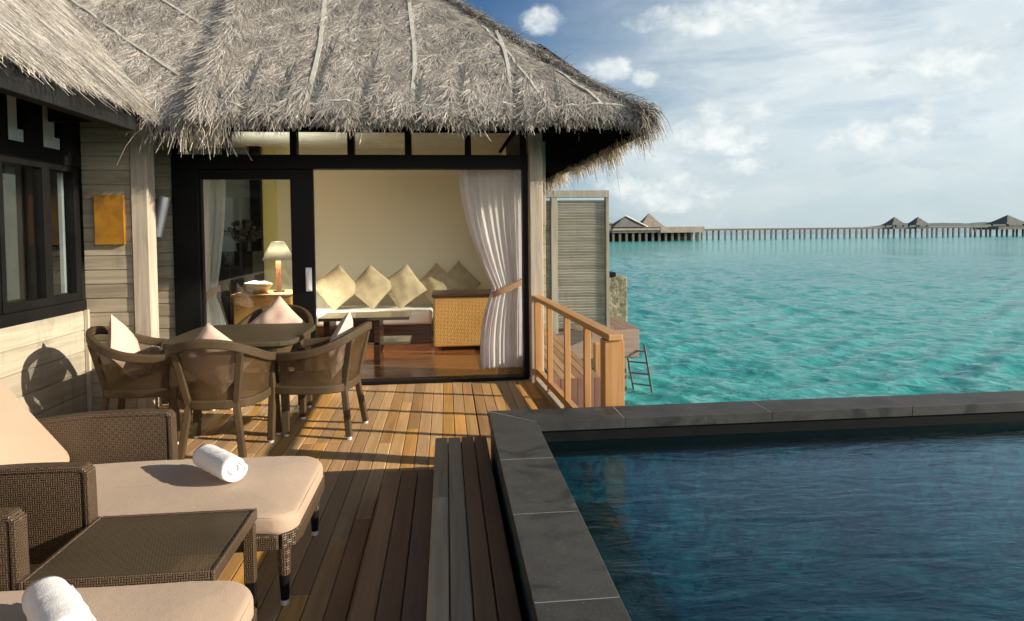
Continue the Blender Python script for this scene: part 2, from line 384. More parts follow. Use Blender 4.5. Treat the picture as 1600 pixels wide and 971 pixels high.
def smoothpath(pts, k=6):
    P = [Vector(p) for p in pts]; out = []
    for i in range(len(P) - 1):
        p0 = P[max(i - 1, 0)]; p1 = P[i]; p2 = P[i + 1]; p3 = P[min(i + 2, len(P) - 1)]
        for j in range(k):
            t = j / k; out.append(.5 * ((2 * p1) + (p2 - p0) * t + (2 * p0 - 5 * p1 + 4 * p2 - p3) * t * t + (3 * p1 - p0 - 3 * p2 + p3) * t ** 3))
    out.append(P[-1]); return out
def child_copy(o, parent=None):
    c_ = o.copy(); COL.objects.link(c_); c_.parent = parent
    for ch in list(o.children): child_copy(ch, c_)
    return c_
def instance(root, loc, rz, label):
    c_ = child_copy(root); c_.location = loc; c_.rotation_euler = (0, 0, rz); c_['label'] = label; return c_

# value noise on numpy arrays
_lat = rng.random((256, 256))
def vn(x, y, sc=1.0, seed=0):
    x = np.asarray(x) * sc + seed * 17.3; y = np.asarray(y) * sc + seed * 9.1
    xi = np.floor(x).astype(int); yi = np.floor(y).astype(int); fx = x - xi; fy = y - yi
    fx = fx * fx * (3 - 2 * fx); fy = fy * fy * (3 - 2 * fy)
    g = lambda a, b: _lat[a % 256, b % 256]
    return (g(xi, yi) * (1 - fx) + g(xi + 1, yi) * fx) * (1 - fy) + (g(xi, yi + 1) * (1 - fx) + g(xi + 1, yi + 1) * fx) * fy
def fbm(x, y, sc, oct_=4, seed=0):
    a = 0; t = 0; k = 1.0
    for i in range(oct_): a = a + k * (vn(x, y, sc * 2 ** i, seed + i) - .5); t += k; k *= .55
    return a / t
def npmesh(name, V, Fq, colors=None, m=None, parent=None, smooth=False):
    me = bpy.data.meshes.new(name); V = np.asarray(V, np.float32); Fq = np.asarray(Fq, np.int32)
    me.vertices.add(len(V)); me.vertices.foreach_set('co', V.ravel())
    k = Fq.shape[1]; me.loops.add(Fq.size); me.loops.foreach_set('vertex_index', Fq.ravel())
    me.polygons.add(len(Fq)); me.polygons.foreach_set('loop_start', np.arange(0, Fq.size, k, dtype=np.int32))
    me.polygons.foreach_set('loop_total', np.full(len(Fq), k, np.int32))
    if smooth: me.polygons.foreach_set('use_smooth', np.ones(len(Fq), bool))
    me.update(calc_edges=True); me.validate()
    if colors is not None:
        ca = me.color_attributes.new('Color', 'FLOAT_COLOR', 'POINT')
        ca.data.foreach_set('color', np.concatenate([colors, np.ones((len(colors), 1))], 1).astype(np.float32).ravel())
    return link(name, me, m, parent)
def gridfaces(nu, nv, off=0):
    i = np.arange(nu - 1)[:, None]; j = np.arange(nv - 1)[None, :]
    a = (i * nv + j + off).ravel(); return np.stack([a, a + nv, a + nv + 1, a + 1], 1)

# ================================================================ SETTING
# ---- sea: polar sheet round the villa, real waves near, flat far, reaching the horizon
def build_sea():
    azs = np.concatenate([np.linspace(-180, -12, 24, endpoint=False), np.linspace(-12, 4, 12, endpoint=False),
                          np.linspace(4, 44, 620, endpoint=False), np.linspace(44, 180, 22)])
    rr = [2.0]
    while rr[-1] < 170: rr.append(rr[-1] * 1.0062)
    while rr[-1] < 9000: rr.append(rr[-1] * 1.12)
    rr = np.array(rr)
    R_, A_ = np.meshgrid(rr, np.radians(azs), indexing='ij')
    x = R_ * np.sin(A_); y = R_ * np.cos(A_); z = np.zeros_like(x); dx = np.zeros_like(x); dy = np.zeros_like(x)
    r2 = np.random.default_rng(5)
    for i in range(46):
        L = .24 * (1.040 ** i)
        th = math.radians(250) + r2.normal(0, .55); k = 2 * math.pi / L; amp = .0062 * L ** .70 * r2.uniform(.6, 1.2)
        ph = r2.uniform(0, 6.28); fade = np.clip((L * 75 - R_) / (L * 30), 0, 1) if L < 2.5 else np.clip((200 - R_) / 80, 0, 1)
        arg = k * (x * math.cos(th) + y * math.sin(th)) + ph + .7 * fbm(x, y, .12, 2, i)
        z += fade * amp * np.cos(arg); dx -= fade * amp * .8 * math.cos(th) * np.sin(arg); dy -= fade * amp * .8 * math.sin(th) * np.sin(arg)
    z *= (1 + .7 * fbm(x, y, .25, 3, 3))
    V = np.stack([x + dx, y + dy, SEA + z * 1.15], -1).reshape(-1, 3)
    o = npmesh('sea', V, gridfaces(len(rr), len(azs)), None, M['sea'], smooth=True)
    o.data.flip_normals() if o.data.polygons[0].normal.z < 0 else None
    tag(o, kind='structure')
build_sea()

# ---- deck boards
TEAK = [(.64, .385, .165), (.58, .335, .135), (.70, .44, .205), (.60, .39, .21), (.72, .39, .12), (.47, .275, .125), (.65, .42, .215), (.53, .335, .18)]
def boards(mb, x0, x1, y0, y1, z, th=.028, wd=.088, gap=.0045, lmin=1.2, lmax=3.0, pal=TEAK, cols=None):
    x = x0; k = 0
    n = max(1, round((x1 - x0) / (wd + gap))); wd = (x1 - x0) / n - gap
    for k in range(n):
        x = x0 + k * (wd + gap); y = y0 + 0.0
        first = random.uniform(.3, lmax)
        while y < y1 - .01:
            L = first if first else random.uniform(lmin, lmax); first = 0
            ye = min(y1, y + L)
            if y1 - ye < .5: ye = y1
            c_ = random.choice(cols[k] if cols else pal); f = random.uniform(.82, 1.15)
            dz = random.uniform(-.0015, .0015)
            mb.box(x, x + wd, y + .0015, ye - .0015, z - th, z + dz, tuple(q * f for q in c_)); y = ye
d = MB()
boards(d, -3.3, .235, -2.2, 6.60, 0)
boards(d, .241, 1.06, 3.925, 6.60, 0)
deck = d.build('deck', M['deck'], attr=True, bevel=.003, segs=1); tag(deck, kind='structure')
MB().box(-3.3, .24, -2.2, 6.6, -.25, -.04).box(.241, 1.06, 3.93, 6.6, -.25, -.04).build('deck_base', M['farwood']).__setitem__('kind', 'structure')
# deck carried on square piles
for (px, py_) in ((.9, 6.3), (.9, 4.2), (-3.0, -1.8), (-1.0, -1.8)):
    MB().box(px - .12, px + .12, py_ - .12, py_ + .12, SEA - 1, -.25).build('deck_pile', M['farwood']).__setitem__('kind', 'structure')

st = thing('pool_steps', 'two long teak steps climbing to the dark pool coping', 'steps', (-.2, 2, 0))
st.location = (0, 0, 0)
DARKT = [(.34, .19, .10), (.29, .16, .085), (.37, .21, .12)]
GREYT = [(.50, .375, .235), (.55, .42, .27)]
d = MB(); boards(d, -.37, -.085, -2.2, 3.82, .14, wd=.09, cols=[[(.42, .24, .12)], DARKT, [(.32, .21, .14)]], lmin=4, lmax=7)
d.box(-.366, -.09, 3.79, 3.815, .002, .11, (.25, .14, .08)); d.box(-.366, -.342, -2.2, 3.785, .002, .11, (.25, .14, .08))
d.build('lower_tread', M['deck'], st, attr=True, bevel=.004, segs=1)
d = MB(); boards(d, -.08, .232, -2.2, 3.90, .30, wd=.074, cols=[GREYT, GREYT, DARKT, DARKT], lmin=4, lmax=7)
d.box(-.076, .228, 3.87, 3.895, .002, .27, (.25, .14, .08)); d.box(-.076, -.05, -2.2, 3.865, .002, .27, (.25, .14, .08))
d.build('upper_tread', M['deck'], st, attr=True, bevel=.004, segs=1)

# ---- pool
pool = thing('plunge_pool', 'raised dark stone plunge pool beside the teak deck', 'pool', (0, 0, 0))
CZ, CB = .45, .39
cop = MB()
def slab(pts, z0=CB, z1=CZ):
    n = len(pts); cop.add([(x, y, z0) for x, y in pts] + [(x, y, z1) for x, y in pts],
        [tuple(range(n))[::-1], tuple(range(n, 2 * n))] + [(i, (i + 1) % n, n + (i + 1) % n, n + i) for i in range(n)])
XO, XI, YO, YI, XR = .242, .505, 3.905, 3.65, 7.6
slab([(XO, YO), (XO, 3.25), (XI, 3.25), (XI, YI - .003)] if 0 else [(XO + .0, YO - .006), (XO, 3.06), (XI, 3.06), (XI, YI)])
y = 3.055
while y > -2.2:
    y2 = max(y - .60, -2.4); slab([(XO, y), (XO, y2 + .003), (XI, y2 + .003), (XI, y)]); y = y2
x = XI
slab([(XO + .006, YO), (XI + .006, YI), (1.02, YI), (1.02, YO)])
x = 1.025
while x < XR:
    x2 = x + .90; slab([(x, YI), (x2 - .005, YI), (x2 - .005, YO + .012 * (x - 1)), (x, YO + .012 * (x - 1))]) if 0 else slab([(x, YI), (x2 - .005, YI), (x2 - .005, YO), (x, YO)]); x = x2
cop.build('coping', M['basalt'], pool, bevel=.002, segs=1)
g = MB(); g.box(XO + .004, XI - .004, -2.2, 3.9, CB + .002, CZ - .001); g.box(XI - .003, XR, YI + .004, YO - .004, CB + .002, CZ - .001)
g.build('joint', M['grout'], pool)
b = MB()
b.box(XO + .012, XI - .02, -2.4, 3.89, SEA - .6, CB - .001); b.box(XI - .019, XR, YI + .02, YO - .012, SEA - .6, CB - .001)
b.box(XR, XR + .2, -2.4, YO - .012, SEA - .6, CB)
b.box(XI - .019, XR, -2.6, -2.4, SEA - .6, CB)
b.build('basin', M['pool_tile'], pool)
MB().box(XI - .019, XR, -2.4, YI + .019, -.65, -.5).build('pool_floor', M['pool_tile'], pool)
wb = MB(); wb.box(XI - .018, XI - .012, -2.39, YI + .010, .24, CB - .002); wb.box(XI - .011, XR, YI + .010, YI + .019, .24, CB - .002); wb.build('waterline_band', M['pool_wall'], pool)
# water surface
wm = MB(); wm.add([(XI - .018, -2.39, .325), (XR, -2.39, .325), (XR, YI + .018, .325), (XI - .018, YI + .018, .325)], [(0, 1, 2, 3)])
pw = wm.build('pool_water', M['pool_water']); pw['kind'] = 'structure'
# bench ledge inside the pool
ML = MB(); ML.box(XI - .018, XI + .42, -2.39, YI + .018, -.499, -.05); ML.build('ledge', M['ledge'], pool)

# ================================================================ VILLA
villa = thing('water_villa', 'thatched water villa with black framed sliding doors and board walls', 'villa')
YF = 6.65
def hboards(name, x0, x1, y, z0, z1, m, th=.04, hb=.125, axis='x'):
    mb = MB(); n = max(1, round((z1 - z0) / hb)); h = (z1 - z0) / n
    for i in range(n):
        a = z0 + i * h + .003; b_ = z0 + (i + 1) * h - .003; o_ = random.uniform(-.002, .002)
        if axis == 'x': mb.box(x0, x1, y + o_, y + th, a, b_)
        else: mb.box(y - th, y + o_, x0, x1, a, b_)
    if axis == 'x': mb.box(x0 + .001, x1 - .001, y + .012, y + th + .03, z0, z1)
    else: mb.box(y - th - .03, y - .012, x0 + .001, x1 - .001, z0, z1)
    return mb.build(name, m, villa, bevel=.004, segs=1)
hboards('wall', -2.2, 5.955, -3.13, 0, .90, M['board_y'], axis='y', hb=.17)
hboards('wall', -3.129, -2.73, 5.96, 0, 2.6, M['board_x'])
hboards('wall', -3.13, -2.645, 6.62, 0, 2.6, M['board_x'])
MB().box(-2.72, -2.583, 5.94, 6.10, 0, 2.6).build('post', M['post'], villa, bevel=.006)
MB().box(.845, .975, 6.46, 6.598, 0, 2.7).build('post', M['post'], villa, bevel=.006)
MB().box(1.035, 1.075, 6.9, 6.94, 1.6, 2.5).build('bracket', M['post'], villa, bevel=.004)
# skirting on the left wall corner
MB().box(-3.128, -3.095, 5.925, 5.958, 0, .90).build('corner_trim', M['post'], villa, bevel=.003)

# windows of the left wing (wall plane x = -3.13)
WX = -3.13
def lwin(y0, y1, z0, z1):
    fr = MB(); t_ = .045
    fr.box(WX - .06, WX + .01, y0, y0 + t_, z0, z1); fr.box(WX - .06, WX + .01, y1 - t_, y1, z0, z1)
    fr.box(WX - .06, WX + .009, y0 + t_, y1 - t_, z0, z0 + t_ + .02); fr.box(WX - .06, WX + .009, y0 + t_, y1 - t_, z1 - t_, z1)
    f = fr.build('window', M['black'], villa, bevel=.003)
    MB().box(WX - .034, WX - .028, y0 + t_ - .005, y1 - t_ + .005, z0 + t_, z1 - t_ + .005).build('pane', M['glass'], f)
    return f
wf = MB()
wf.box(WX - .12, WX + .03, -2.2, 5.925, .902, .99)          # sill beam
wf.box(WX - .12, WX + .02, -2.2, 5.925, 2.12, 2.24)          # middle beam
wf.box(WX - .12, WX + .0, 5.87, 5.925, .991, 2.6)
for (a, b_) in ((5.70, 5.869), (5.24, 5.45), (4.80, 5.04), (4.35, 4.55), (3.8, 4.0)): wf.box(WX - .12, WX, a, b_, 2.241, 2.62)
for yy in (4.78, 3.9, 3.0): wf.box(WX - .12, WX, yy, yy + .12, .991, 2.119)
wf.build('window_wall', M['black'], villa, bevel=.004)
lwin(5.45, 5.869, .991, 2.119); lwin(4.901, 5.449, .991, 2.119); lwin(4.03, 4.779, .991, 2.119); lwin(3.13, 3.899, .991, 2.119)
for (a, b_) in ((5.45, 5.70), (5.04, 5.24), (4.55, 4.80)):
    MB().box(WX - .065, WX - .06, a, b_, 2.241, 2.62).build('transom_pane', M['glass'], villa)
    bl = MB(); bl.box(WX - .03, WX - .02, a + .01, b_ - .07, 2.34, 2.62); bl.box(WX - .03, WX - .015, a + .01, b_ - .01, 2.245, 2.339); bl.build('blind', M['mattress'], villa)
MB().box(WX - .10, WX - .07, 5.50, 5.555, 1.06, 2.07).build('window_curtain', M['sheer'], villa)
MB().box(WX - .10, WX - .07, 5.79, 5.82, 1.06, 2.07).build('window_curtain', M['sheer'], villa)
MB().box(WX - .10, WX - .07, 4.95, 4.98, 1.06, 2.07).build('window_curtain', M['sheer'], villa)
MB().box(WX - .19, WX - .15, 5.0, 5.34, 1.06, 2.07).build('shutter_panel', M['shutter'], villa)
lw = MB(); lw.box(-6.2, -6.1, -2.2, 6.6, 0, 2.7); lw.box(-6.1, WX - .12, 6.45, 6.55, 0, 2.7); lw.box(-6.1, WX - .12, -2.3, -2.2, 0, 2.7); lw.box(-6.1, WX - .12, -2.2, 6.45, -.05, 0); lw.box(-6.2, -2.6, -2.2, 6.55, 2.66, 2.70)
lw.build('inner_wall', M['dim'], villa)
# black eave beam of the left wing
MB().box(-2.56, -2.46, -2.4, 5.50, 2.375, 2.57).build('eave_beam', M['blackwood'], villa, bevel=.006)
MB().box(-3.13, -2.46, 5.51, 5.56, 2.45, 2.62).build('eave_beam', M['black'], villa, bevel=.004)

# main room shell
MB().box(-4.2, .86, 6.76, 10.1, -.04, .02).build('room_floor', M['floor'], villa)
rm = MB(); rm.box(-2.49, .95, 9.95, 10.1, .02, 2.9); rm.box(-3.9, -2.49, 10.6, 10.7, .02, 2.9)
rm.build('back_wall', M['cream'], villa)
MB().box(-2.66, -2.49, 9.80, 10.6, .02, 2.9).build('pilaster', M['yellow'], villa)
MB().box(-2.81, -2.661, 9.7, 10.6, .02, 2.9).build('pilaster', M['black'], villa)
MB().box(-4.3, -4.2, 6.7, 10.7, 0, 2.9).build('side_wall', M['greywall'], villa)
MB().box(-4.2, -2.81, 9.9, 10.0, .02, 2.9).build('reflection_wall', M['greywall'], villa)  # grey-blue wall added to stand in for a reflection in the door glass
MB().box(-4.3, .95, 6.76, 10.7, 2.80, 2.86).build('ceiling', M['ceil'], villa)
# right side of the room: glazed wall
sw = MB(); sw.box(.862, .93, 6.62, 9.15, 0, .22); sw.box(.862, .93, 6.62, 9.15, 2.20, 2.8)
for yy in (6.62, 7.75, 9.08): sw.box(.862, .93, yy, yy + .07, .22, 2.20)
sw.build('side_window_frame', M['black'], villa)
MB().box(.892, .898, 6.69, 9.08, .22, 2.2).build('side_pane', M['glass'], villa)
MB().box(.862, .93, 9.151, 9.95, 0, 2.8).build('side_wall', M['cream'], villa)
hboards('wall', .95, 1.55, 10.0, -.3, 2.6, M['board_x'])
hboards('wall', -4.2, 1.55, 12.6, -.3, 2.6, M['board_x'])
# black door frame in the front
fr = MB()
fr.box(-2.645, -2.40, 6.60, 6.75, 0, 2.32)
fr.box(-2.40, .79, 6.60, 6.75, 2.18, 2.32)
fr.box(.79, .844, 6.60, 6.75, 0, 2.32)
fr.box(-2.40, .79, 6.60, 6.75, 0, .035)
fr.box(-2.645, .844, 6.62, 6.75, 2.62, 2.82)
for xx in (-2.14, -1.494, -.936, -.368, .236, .80): fr.box(xx - .032, xx + .032, 6.62, 6.74, 2.321, 2.619)
fr.box(-2.645, -2.58, 6.62, 6.74, 2.321, 2.619)
fr.build('door_frame', M['black'], villa, bevel=.004)
tp = MB(); tp.box(-2.58, .768, 6.69, 6.695, 2.32, 2.62); tp.build('transom_pane', M['glass'], villa)
dr = MB(); dr.box(-2.399, -2.385, 6.64, 6.70, .036, 2.178); dr.box(-1.535, -1.315, 6.64, 6.70, .036, 2.178)
dr.box(-2.385, -1.535, 6.64, 6.70, 2.08, 2.178); dr.box(-2.385, -1.535, 6.64, 6.70, .036, .16)
door = dr.build('sliding_door', M['black'], villa, bevel=.004)
MB().box(-2.39, -1.53, 6.668, 6.674, .155, 2.085).build('pane', M['glass'], door)
h = MB(); h.box(-1.385, -1.355, 6.60, 6.64, .98, 1.16); h.box(-1.40, -1.34, 6.622, 6.639, .96, 1.20); h.build('handle', M['steel'], door, bevel=.006)

# -------- thatch
SL = .95
def th_col(n, warm=0.0, val=None):
    v = rng.normal(.34, .085, n) if val is None else rng.normal(val[0], val[1], n)
    v = np.clip(v, .07, .85); tint = rng.random(n)[:, None]
    a = np.array([1.0, .94, .86]); b_ = np.array([.93, .94, .99]); c_ = np.array([1.05, .84, .58])
    col = a * tint + b_ * (1 - tint); col = col * (1 - warm) + c_ * warm
    return v[:, None] * col
def strands(P, D, N, L, Wd, cols, lift=.03, droop=0.0, nseg=2, gravity=(0, 0, -1)):
    """ribbons starting at P along D, width Wd, rising off the surface (N) or drooping"""
    n = len(P); side = np.cross(D, N); side /= np.linalg.norm(side, axis=1)[:, None] + 1e-9
    tw = rng.normal(0, .6, n)[:, None]; side = side * np.cos(tw) + N * np.sin(tw)
    V = np.zeros((n, (nseg + 1) * 2, 3)); G = np.array(gravity, float); bend = rng.normal(0, .22, (n, 1)) * np.cross(D, N)
    for k in range(nseg + 1):
        t = k / nseg
        c_ = P + D * (L * t)[:, None] + N * (lift * np.sin(t * 2.2) * np.ones(n))[:, None] + G * (droop * L * t * t)[:, None] + bend * (L * t * t)[:, None]
        wv = (Wd * (1 - .65 * t) / 2)[:, None]
        V[:, 2 * k] = c_ - side * wv; V[:, 2 * k + 1] = c_ + side * wv
    base = np.arange(n)[:, None] * ((nseg + 1) * 2); F = []
    for k in range(nseg): F.append(np.stack([base[:, 0] + 2 * k, base[:, 0] + 2 * k + 1, base[:, 0] + 2 * k + 3, base[:, 0] + 2 * k + 2], 1))
    F = np.concatenate(F); C_ = np.repeat(cols, (nseg + 1) * 2, axis=0)
    return V.reshape(-1, 3), F, C_
def join(parts):
    V, F, C_ = [], [], []; o_ = 0
    for v, f, c_ in parts: V.append(v); F.append(f + o_); C_.append(c_); o_ += len(v)
    return np.concatenate(V), np.concatenate(F), np.concatenate(C_)
nf = np.array([0, -SL, 1.0]); nf /= np.linalg.norm(nf)      # front slope normal
df = np.array([0, -1, -SL]); df /= np.linalg.norm(df)        # down slope
nl = np.array([SL, 0, 1.0]); nl /= np.linalg.norm(nl); dl = np.array([1, 0, -SL]); dl /= np.linalg.norm(dl)
EZ = 2.615
ROPES = [(-2.0, .03), (-1.16, .022), (-.28, .022), (.58, .02)]
CREASE = [(-1.66, .62, .03), (-1.08, .95, .03), (-.66, .75, .03), (-.20, .42, .035), (.16, .55, .03), (.64, .65, .03), (-1.36, .5, .022), (1.0, .5, .03), (-1.86, .4, .025)]
def front_h(x, t):
    h_ = .07 * fbm(x, t, 1.6, 4, 1) + .05 * fbm(x, t, 9, 3, 5)
    for cx, top, wd_ in CREASE:
        h_ = h_ - .035 * np.exp(-((x - cx - .12 * (t - .2)) / wd_) ** 2) * np.clip((top - t) / top * 2, 0, 1)
        h_ = h_ + .012 * np.exp(-((x - cx + .10 - .12 * (t - .2)) / (wd_ * 1.5)) ** 2) * np.clip((top - t) / top * 2, 0, 1)
    h_ = h_ + .06 * np.exp(-((x + 1.96 + .04 * t) / .09) ** 4) * np.clip((2.6 - t), 0, 1)
    h_ = h_ - .03 * np.clip((-2.10 - x) / .12, 0, 1) * np.clip(1.0 - np.abs(t) * .3, 0, 1)
    h_ = h_ - .10 * np.exp(-(np.clip(1.77 - t - x, 0, 9) / .30) ** 2) * np.clip(t / .5, .15, 1)
    return h_
def front_pt(x, t, extra=0):
    h_ = front_h(x, t) + extra
    rnd = -.06 * np.clip(1 - t / .16, 0, 1) ** 2
    P = np.stack([x, 5.60 + t, EZ + SL * t + rnd], -1)
    return P + nf * h_[..., None]
def left_h(y, t): return .05 * fbm(y, t, 1.3, 4, 21) + .035 * fbm(y, t * .4, 12, 3, 25)
def left_pt(y, t, extra=0):
    h_ = left_h(y, t) + extra; rnd = -.07 * np.clip(1 - t / .16, 0, 1) ** 2
    P = np.stack([-2.44 - t, y, EZ + .03 + SL * t + rnd], -1)
    return P + nl * h_[..., None]
roof = thing('x', None, None); bpy.data.objects.remove(roof)
base_col = np.array([.30, .28, .25])
parts = []
# front slope surface
TT = np.linspace(0, 3.0, 130); U = np.linspace(0, 1, 300)
T2, U2 = np.meshgrid(TT, U, indexing='ij'); XX = (-2.44 - T2) + U2 * 4.21
V = front_pt(XX, T2).reshape(-1, 3); parts.append((V, gridfaces(130, 300), np.tile(base_col, (len(V), 1)) * rng.uniform(.7, 1.2, (len(V), 1))))
# left slope surface
YY = np.linspace(0, 1, 260); T2, U2 = np.meshgrid(TT, YY, indexing='ij'); Yq = -2.4 + U2 * (8.0 + T2)
V = left_pt(Yq, T2).reshape(-1, 3); parts.append((V, gridfaces(130, 260), np.tile(base_col * 1.25, (len(V), 1)) * rng.uniform(.7, 1.2, (len(V), 1))))
# right slope surface and back slope
nr = np.array([SL, 0, 1.0]) / math.hypot(SL, 1)
T2, U2 = np.meshgrid(TT, np.linspace(0, 1, 120), indexing='ij'); Yq = (5.6 + T2) + U2 * (7.6 - 2 * T2)
V = np.stack([1.77 - T2, Yq, EZ - .12 + SL * T2 - .09 * np.clip(1 - T2 / .16, 0, 1) ** 2], -1) + nr * (.06 * fbm(Yq, T2, 3, 4, 31))[..., None]
parts.append((V.reshape(-1, 3), gridfaces(130, 120), np.tile(base_col, (V.size // 3, 1))))
T2, U2 = np.meshgrid(TT, np.linspace(0, 1, 60), indexing='ij'); Xq = -5.6 + U2 * (7.37 - T2)
V = np.stack([Xq, 13.2 - T2, EZ + SL * T2], -1)
parts.append((V.reshape(-1, 3), gridfaces(130, 60), np.tile(base_col, (V.size // 3, 1))))
# surface strands
def surf_strands(n, kind):
    t = rng.random(n) * 2.1
    if kind == 'front':
        x = (-2.44 - t) + rng.random(n) * 4.21; P = front_pt(x, t, -.004); N = np.tile(nf, (n, 1)); d0, s0 = df, np.array([1., 0, 0])
        ang = rng.normal(0, .50, n) + .25 * fbm(x, t, 1.5, 2, 40); lr = (.07, .22); val = (.53, .095)
        clump = fbm(x, t, 4.5, 3, 44); 
    elif kind == 'left':
        y_ = -1.0 + rng.random(n) * (6.6 + t); P = left_pt(y_, t, -.004); N = np.tile(nl, (n, 1)); d0, s0 = dl, np.array([0, 1., 0])
        ang = rng.normal(0, .22, n); lr = (.12, .35); val = (.55, .10); clump = fbm(y_, t * .35, 9, 3, 45)
    else:
        y_ = (5.6 + t) + rng.random(n) * (7.6 - 2 * t); P = np.stack([1.77 - t, y_, EZ - .09 + SL * t], -1); N = np.tile(nr, (n, 1)); d0, s0 = np.array([.725, 0, -.689]), np.array([0, 1., 0])
        ang = rng.normal(0, .4, n); lr = (.1, .25); val = (.5, .1); clump = fbm(y_, t, 5, 3, 46)
    D = d0 * np.cos(ang)[:, None] + s0 * np.sin(ang)[:, None]
    L = rng.uniform(*lr, n); Wd = rng.uniform(.003, .0065, n)
    cols = th_col(n, .12, val) * (1 + .8 * clump)[:, None]
    if kind == 'front':
        keep = np.ones(n, bool)
        for cx, top, _w in CREASE: keep &= ~((np.abs(x - cx - .12 * (t - .2)) < .045 * np.clip((top - t) / top * 2, 0, 1)) & (rng.random(n) < .9))
        P, D, N, L, Wd, cols = P[keep], D[keep], N[keep], L[keep], Wd[keep], cols[keep]
    return strands(P, D, N, L, Wd, np.clip(cols, .06, .85), lift=.010, nseg=2)
parts.append(surf_strands(105000, 'front')); parts.append(surf_strands(42000, 'left')); parts.append(surf_strands(9000, 'right'))
# hip line: strands standing proud along the right hip
n = 5000; t = rng.random(n) * 2.1; P = np.stack([1.77 - t, 5.6 + t, EZ + SL * t - .02 - .10 * np.clip(t / .5, 0, 1)], -1) + rng.normal(0, .025, (n, 3))
D = np.tile(np.array([.55, -.55, -.62]), (n, 1)) + rng.normal(0, .3, (n, 3)); D /= np.linalg.norm(D, axis=1)[:, None]
parts.append(strands(P, D, np.tile(np.array([.3, -.3, .9]), (n, 1)), rng.uniform(.08, .2, n), rng.uniform(.005, .01, n), th_col(n, .1, (.5, .09)), lift=.02))
# the raised bundle on the front slope
n = 7000; t = rng.random(n) * 2.2; x = -1.96 - .04 * t + rng.normal(0, .06, n); P = front_pt(x, t, .0)
D = df + rng.normal(0, .09, (n, 3)); D /= np.linalg.norm(D, axis=1)[:, None]
parts.append(strands(P, D, np.tile(nf, (n, 1)), rng.uniform(.12, .3, n), rng.uniform(.003, .007, n), th_col(n, .12, (.60, .07)), lift=.012))
V, F, C_ = join(parts)
roof = npmesh('roof', V, F, C_, M['thatch'], villa)

# eave fringes
def fringe(n, posf, out, along, warm, val, lmax=.34, shag=1.0, droop=.9, wid=(.005, .013)):
    s_ = rng.random(n); depth_ = rng.random(n)
    P, q = posf(s_, depth_)
    cl = fbm(q, q * 0, 3.0, 3, 61); cl2 = .6 * fbm(q, q * 0 + 5, 9.0, 2, 62)
    lat = rng.normal(0, .55, n) + 1.6 * cl2
    D = out[None] * rng.uniform(.25, 1.0, n)[:, None] + np.array([0, 0, -1.0]) * rng.uniform(.25, 1.1, n)[:, None] + along[None] * lat[:, None]
    D /= np.linalg.norm(D, axis=1)[:, None]
    L = rng.uniform(.05, lmax, n) * (1 + 1.4 * cl) * shag; L = np.where(rng.random(n) < .02, L * 1.7, L)
    N = np.tile(out * .6 + np.array([0, 0, .8]), (n, 1))
    Wd = rng.uniform(*wid, n)
    cols = th_col(n, warm, val) * (1 + .7 * cl2)[:, None]
    return strands(P, D, N, L, Wd, np.clip(cols, .03, .8), lift=.01, droop=droop, nseg=3)
fp = []
def pf(s_, dp):
    x = -2.2 + s_ * 4.0; t = dp * .10; P = front_pt(x, t, -.02); P[:, 2] -= rng.random(len(x)) * .08; P[:, 1] += rng.random(len(x)) * .07
    return P, x
fp.append(fringe(15000, pf, np.array([0, -1., 0]), np.array([1., 0, 0]), .35, (.52, .17), .105, droop=.3, wid=(.005, .014)))
def pfi(s_, dp):     # inner corner: long shaggy hanks
    x = -2.50 + s_ * .72; y_ = 5.62 + dp * .25; z_ = EZ - .05 - rng.random(len(x)) * .16
    return np.stack([x, y_, z_], -1), x
fp.append(fringe(800, pfi, np.array([0, -1., 0]), np.array([1., 0, 0]), .4, (.55, .12), .15, droop=.7, wid=(.005, .013)))
def pl(s_, dp):
    y_ = -1.0 + s_ * 6.62; t = dp * .14; P = left_pt(y_, t, -.01); P[:, 2] -= rng.random(len(y_)) * .03
    return P, y_
fp.append(fringe(13000, pl, np.array([1., 0, 0]), np.array([0, 1., 0]), .35, (.66, .12), .085, droop=.2))
def pr(s_, dp):
    y_ = 5.6 + s_ * 7.4; x = 1.77 - dp * .12; return np.stack([x, y_, EZ - .02 - rng.random(len(x)) * .15], -1), y_
fp.append(fringe(9000, pr, np.array([1., 0, 0]), np.array([0, 1., 0]), .7, (.60, .10), .17))
# corner tuft
n = 500; P = np.array([1.73, 5.64, EZ - .03]) + rng.normal(0, .05, (n, 3)) * np.array([1, 1, .9])
D = np.array([.6, -.35, -.7]) + rng.normal(0, .35, (n, 3)); D /= np.linalg.norm(D, axis=1)[:, None]
fp.append(strands(P, D, np.tile(np.array([.3, -.3, .9]), (n, 1)), rng.uniform(.06, .2, n), rng.uniform(.006, .012, n), th_col(n, .3, (.30, .1)), droop=.8, nseg=3))
V, F, C_ = join(fp)
npmesh('eave_fringe', V, F, C_, M['thatch'], roof)
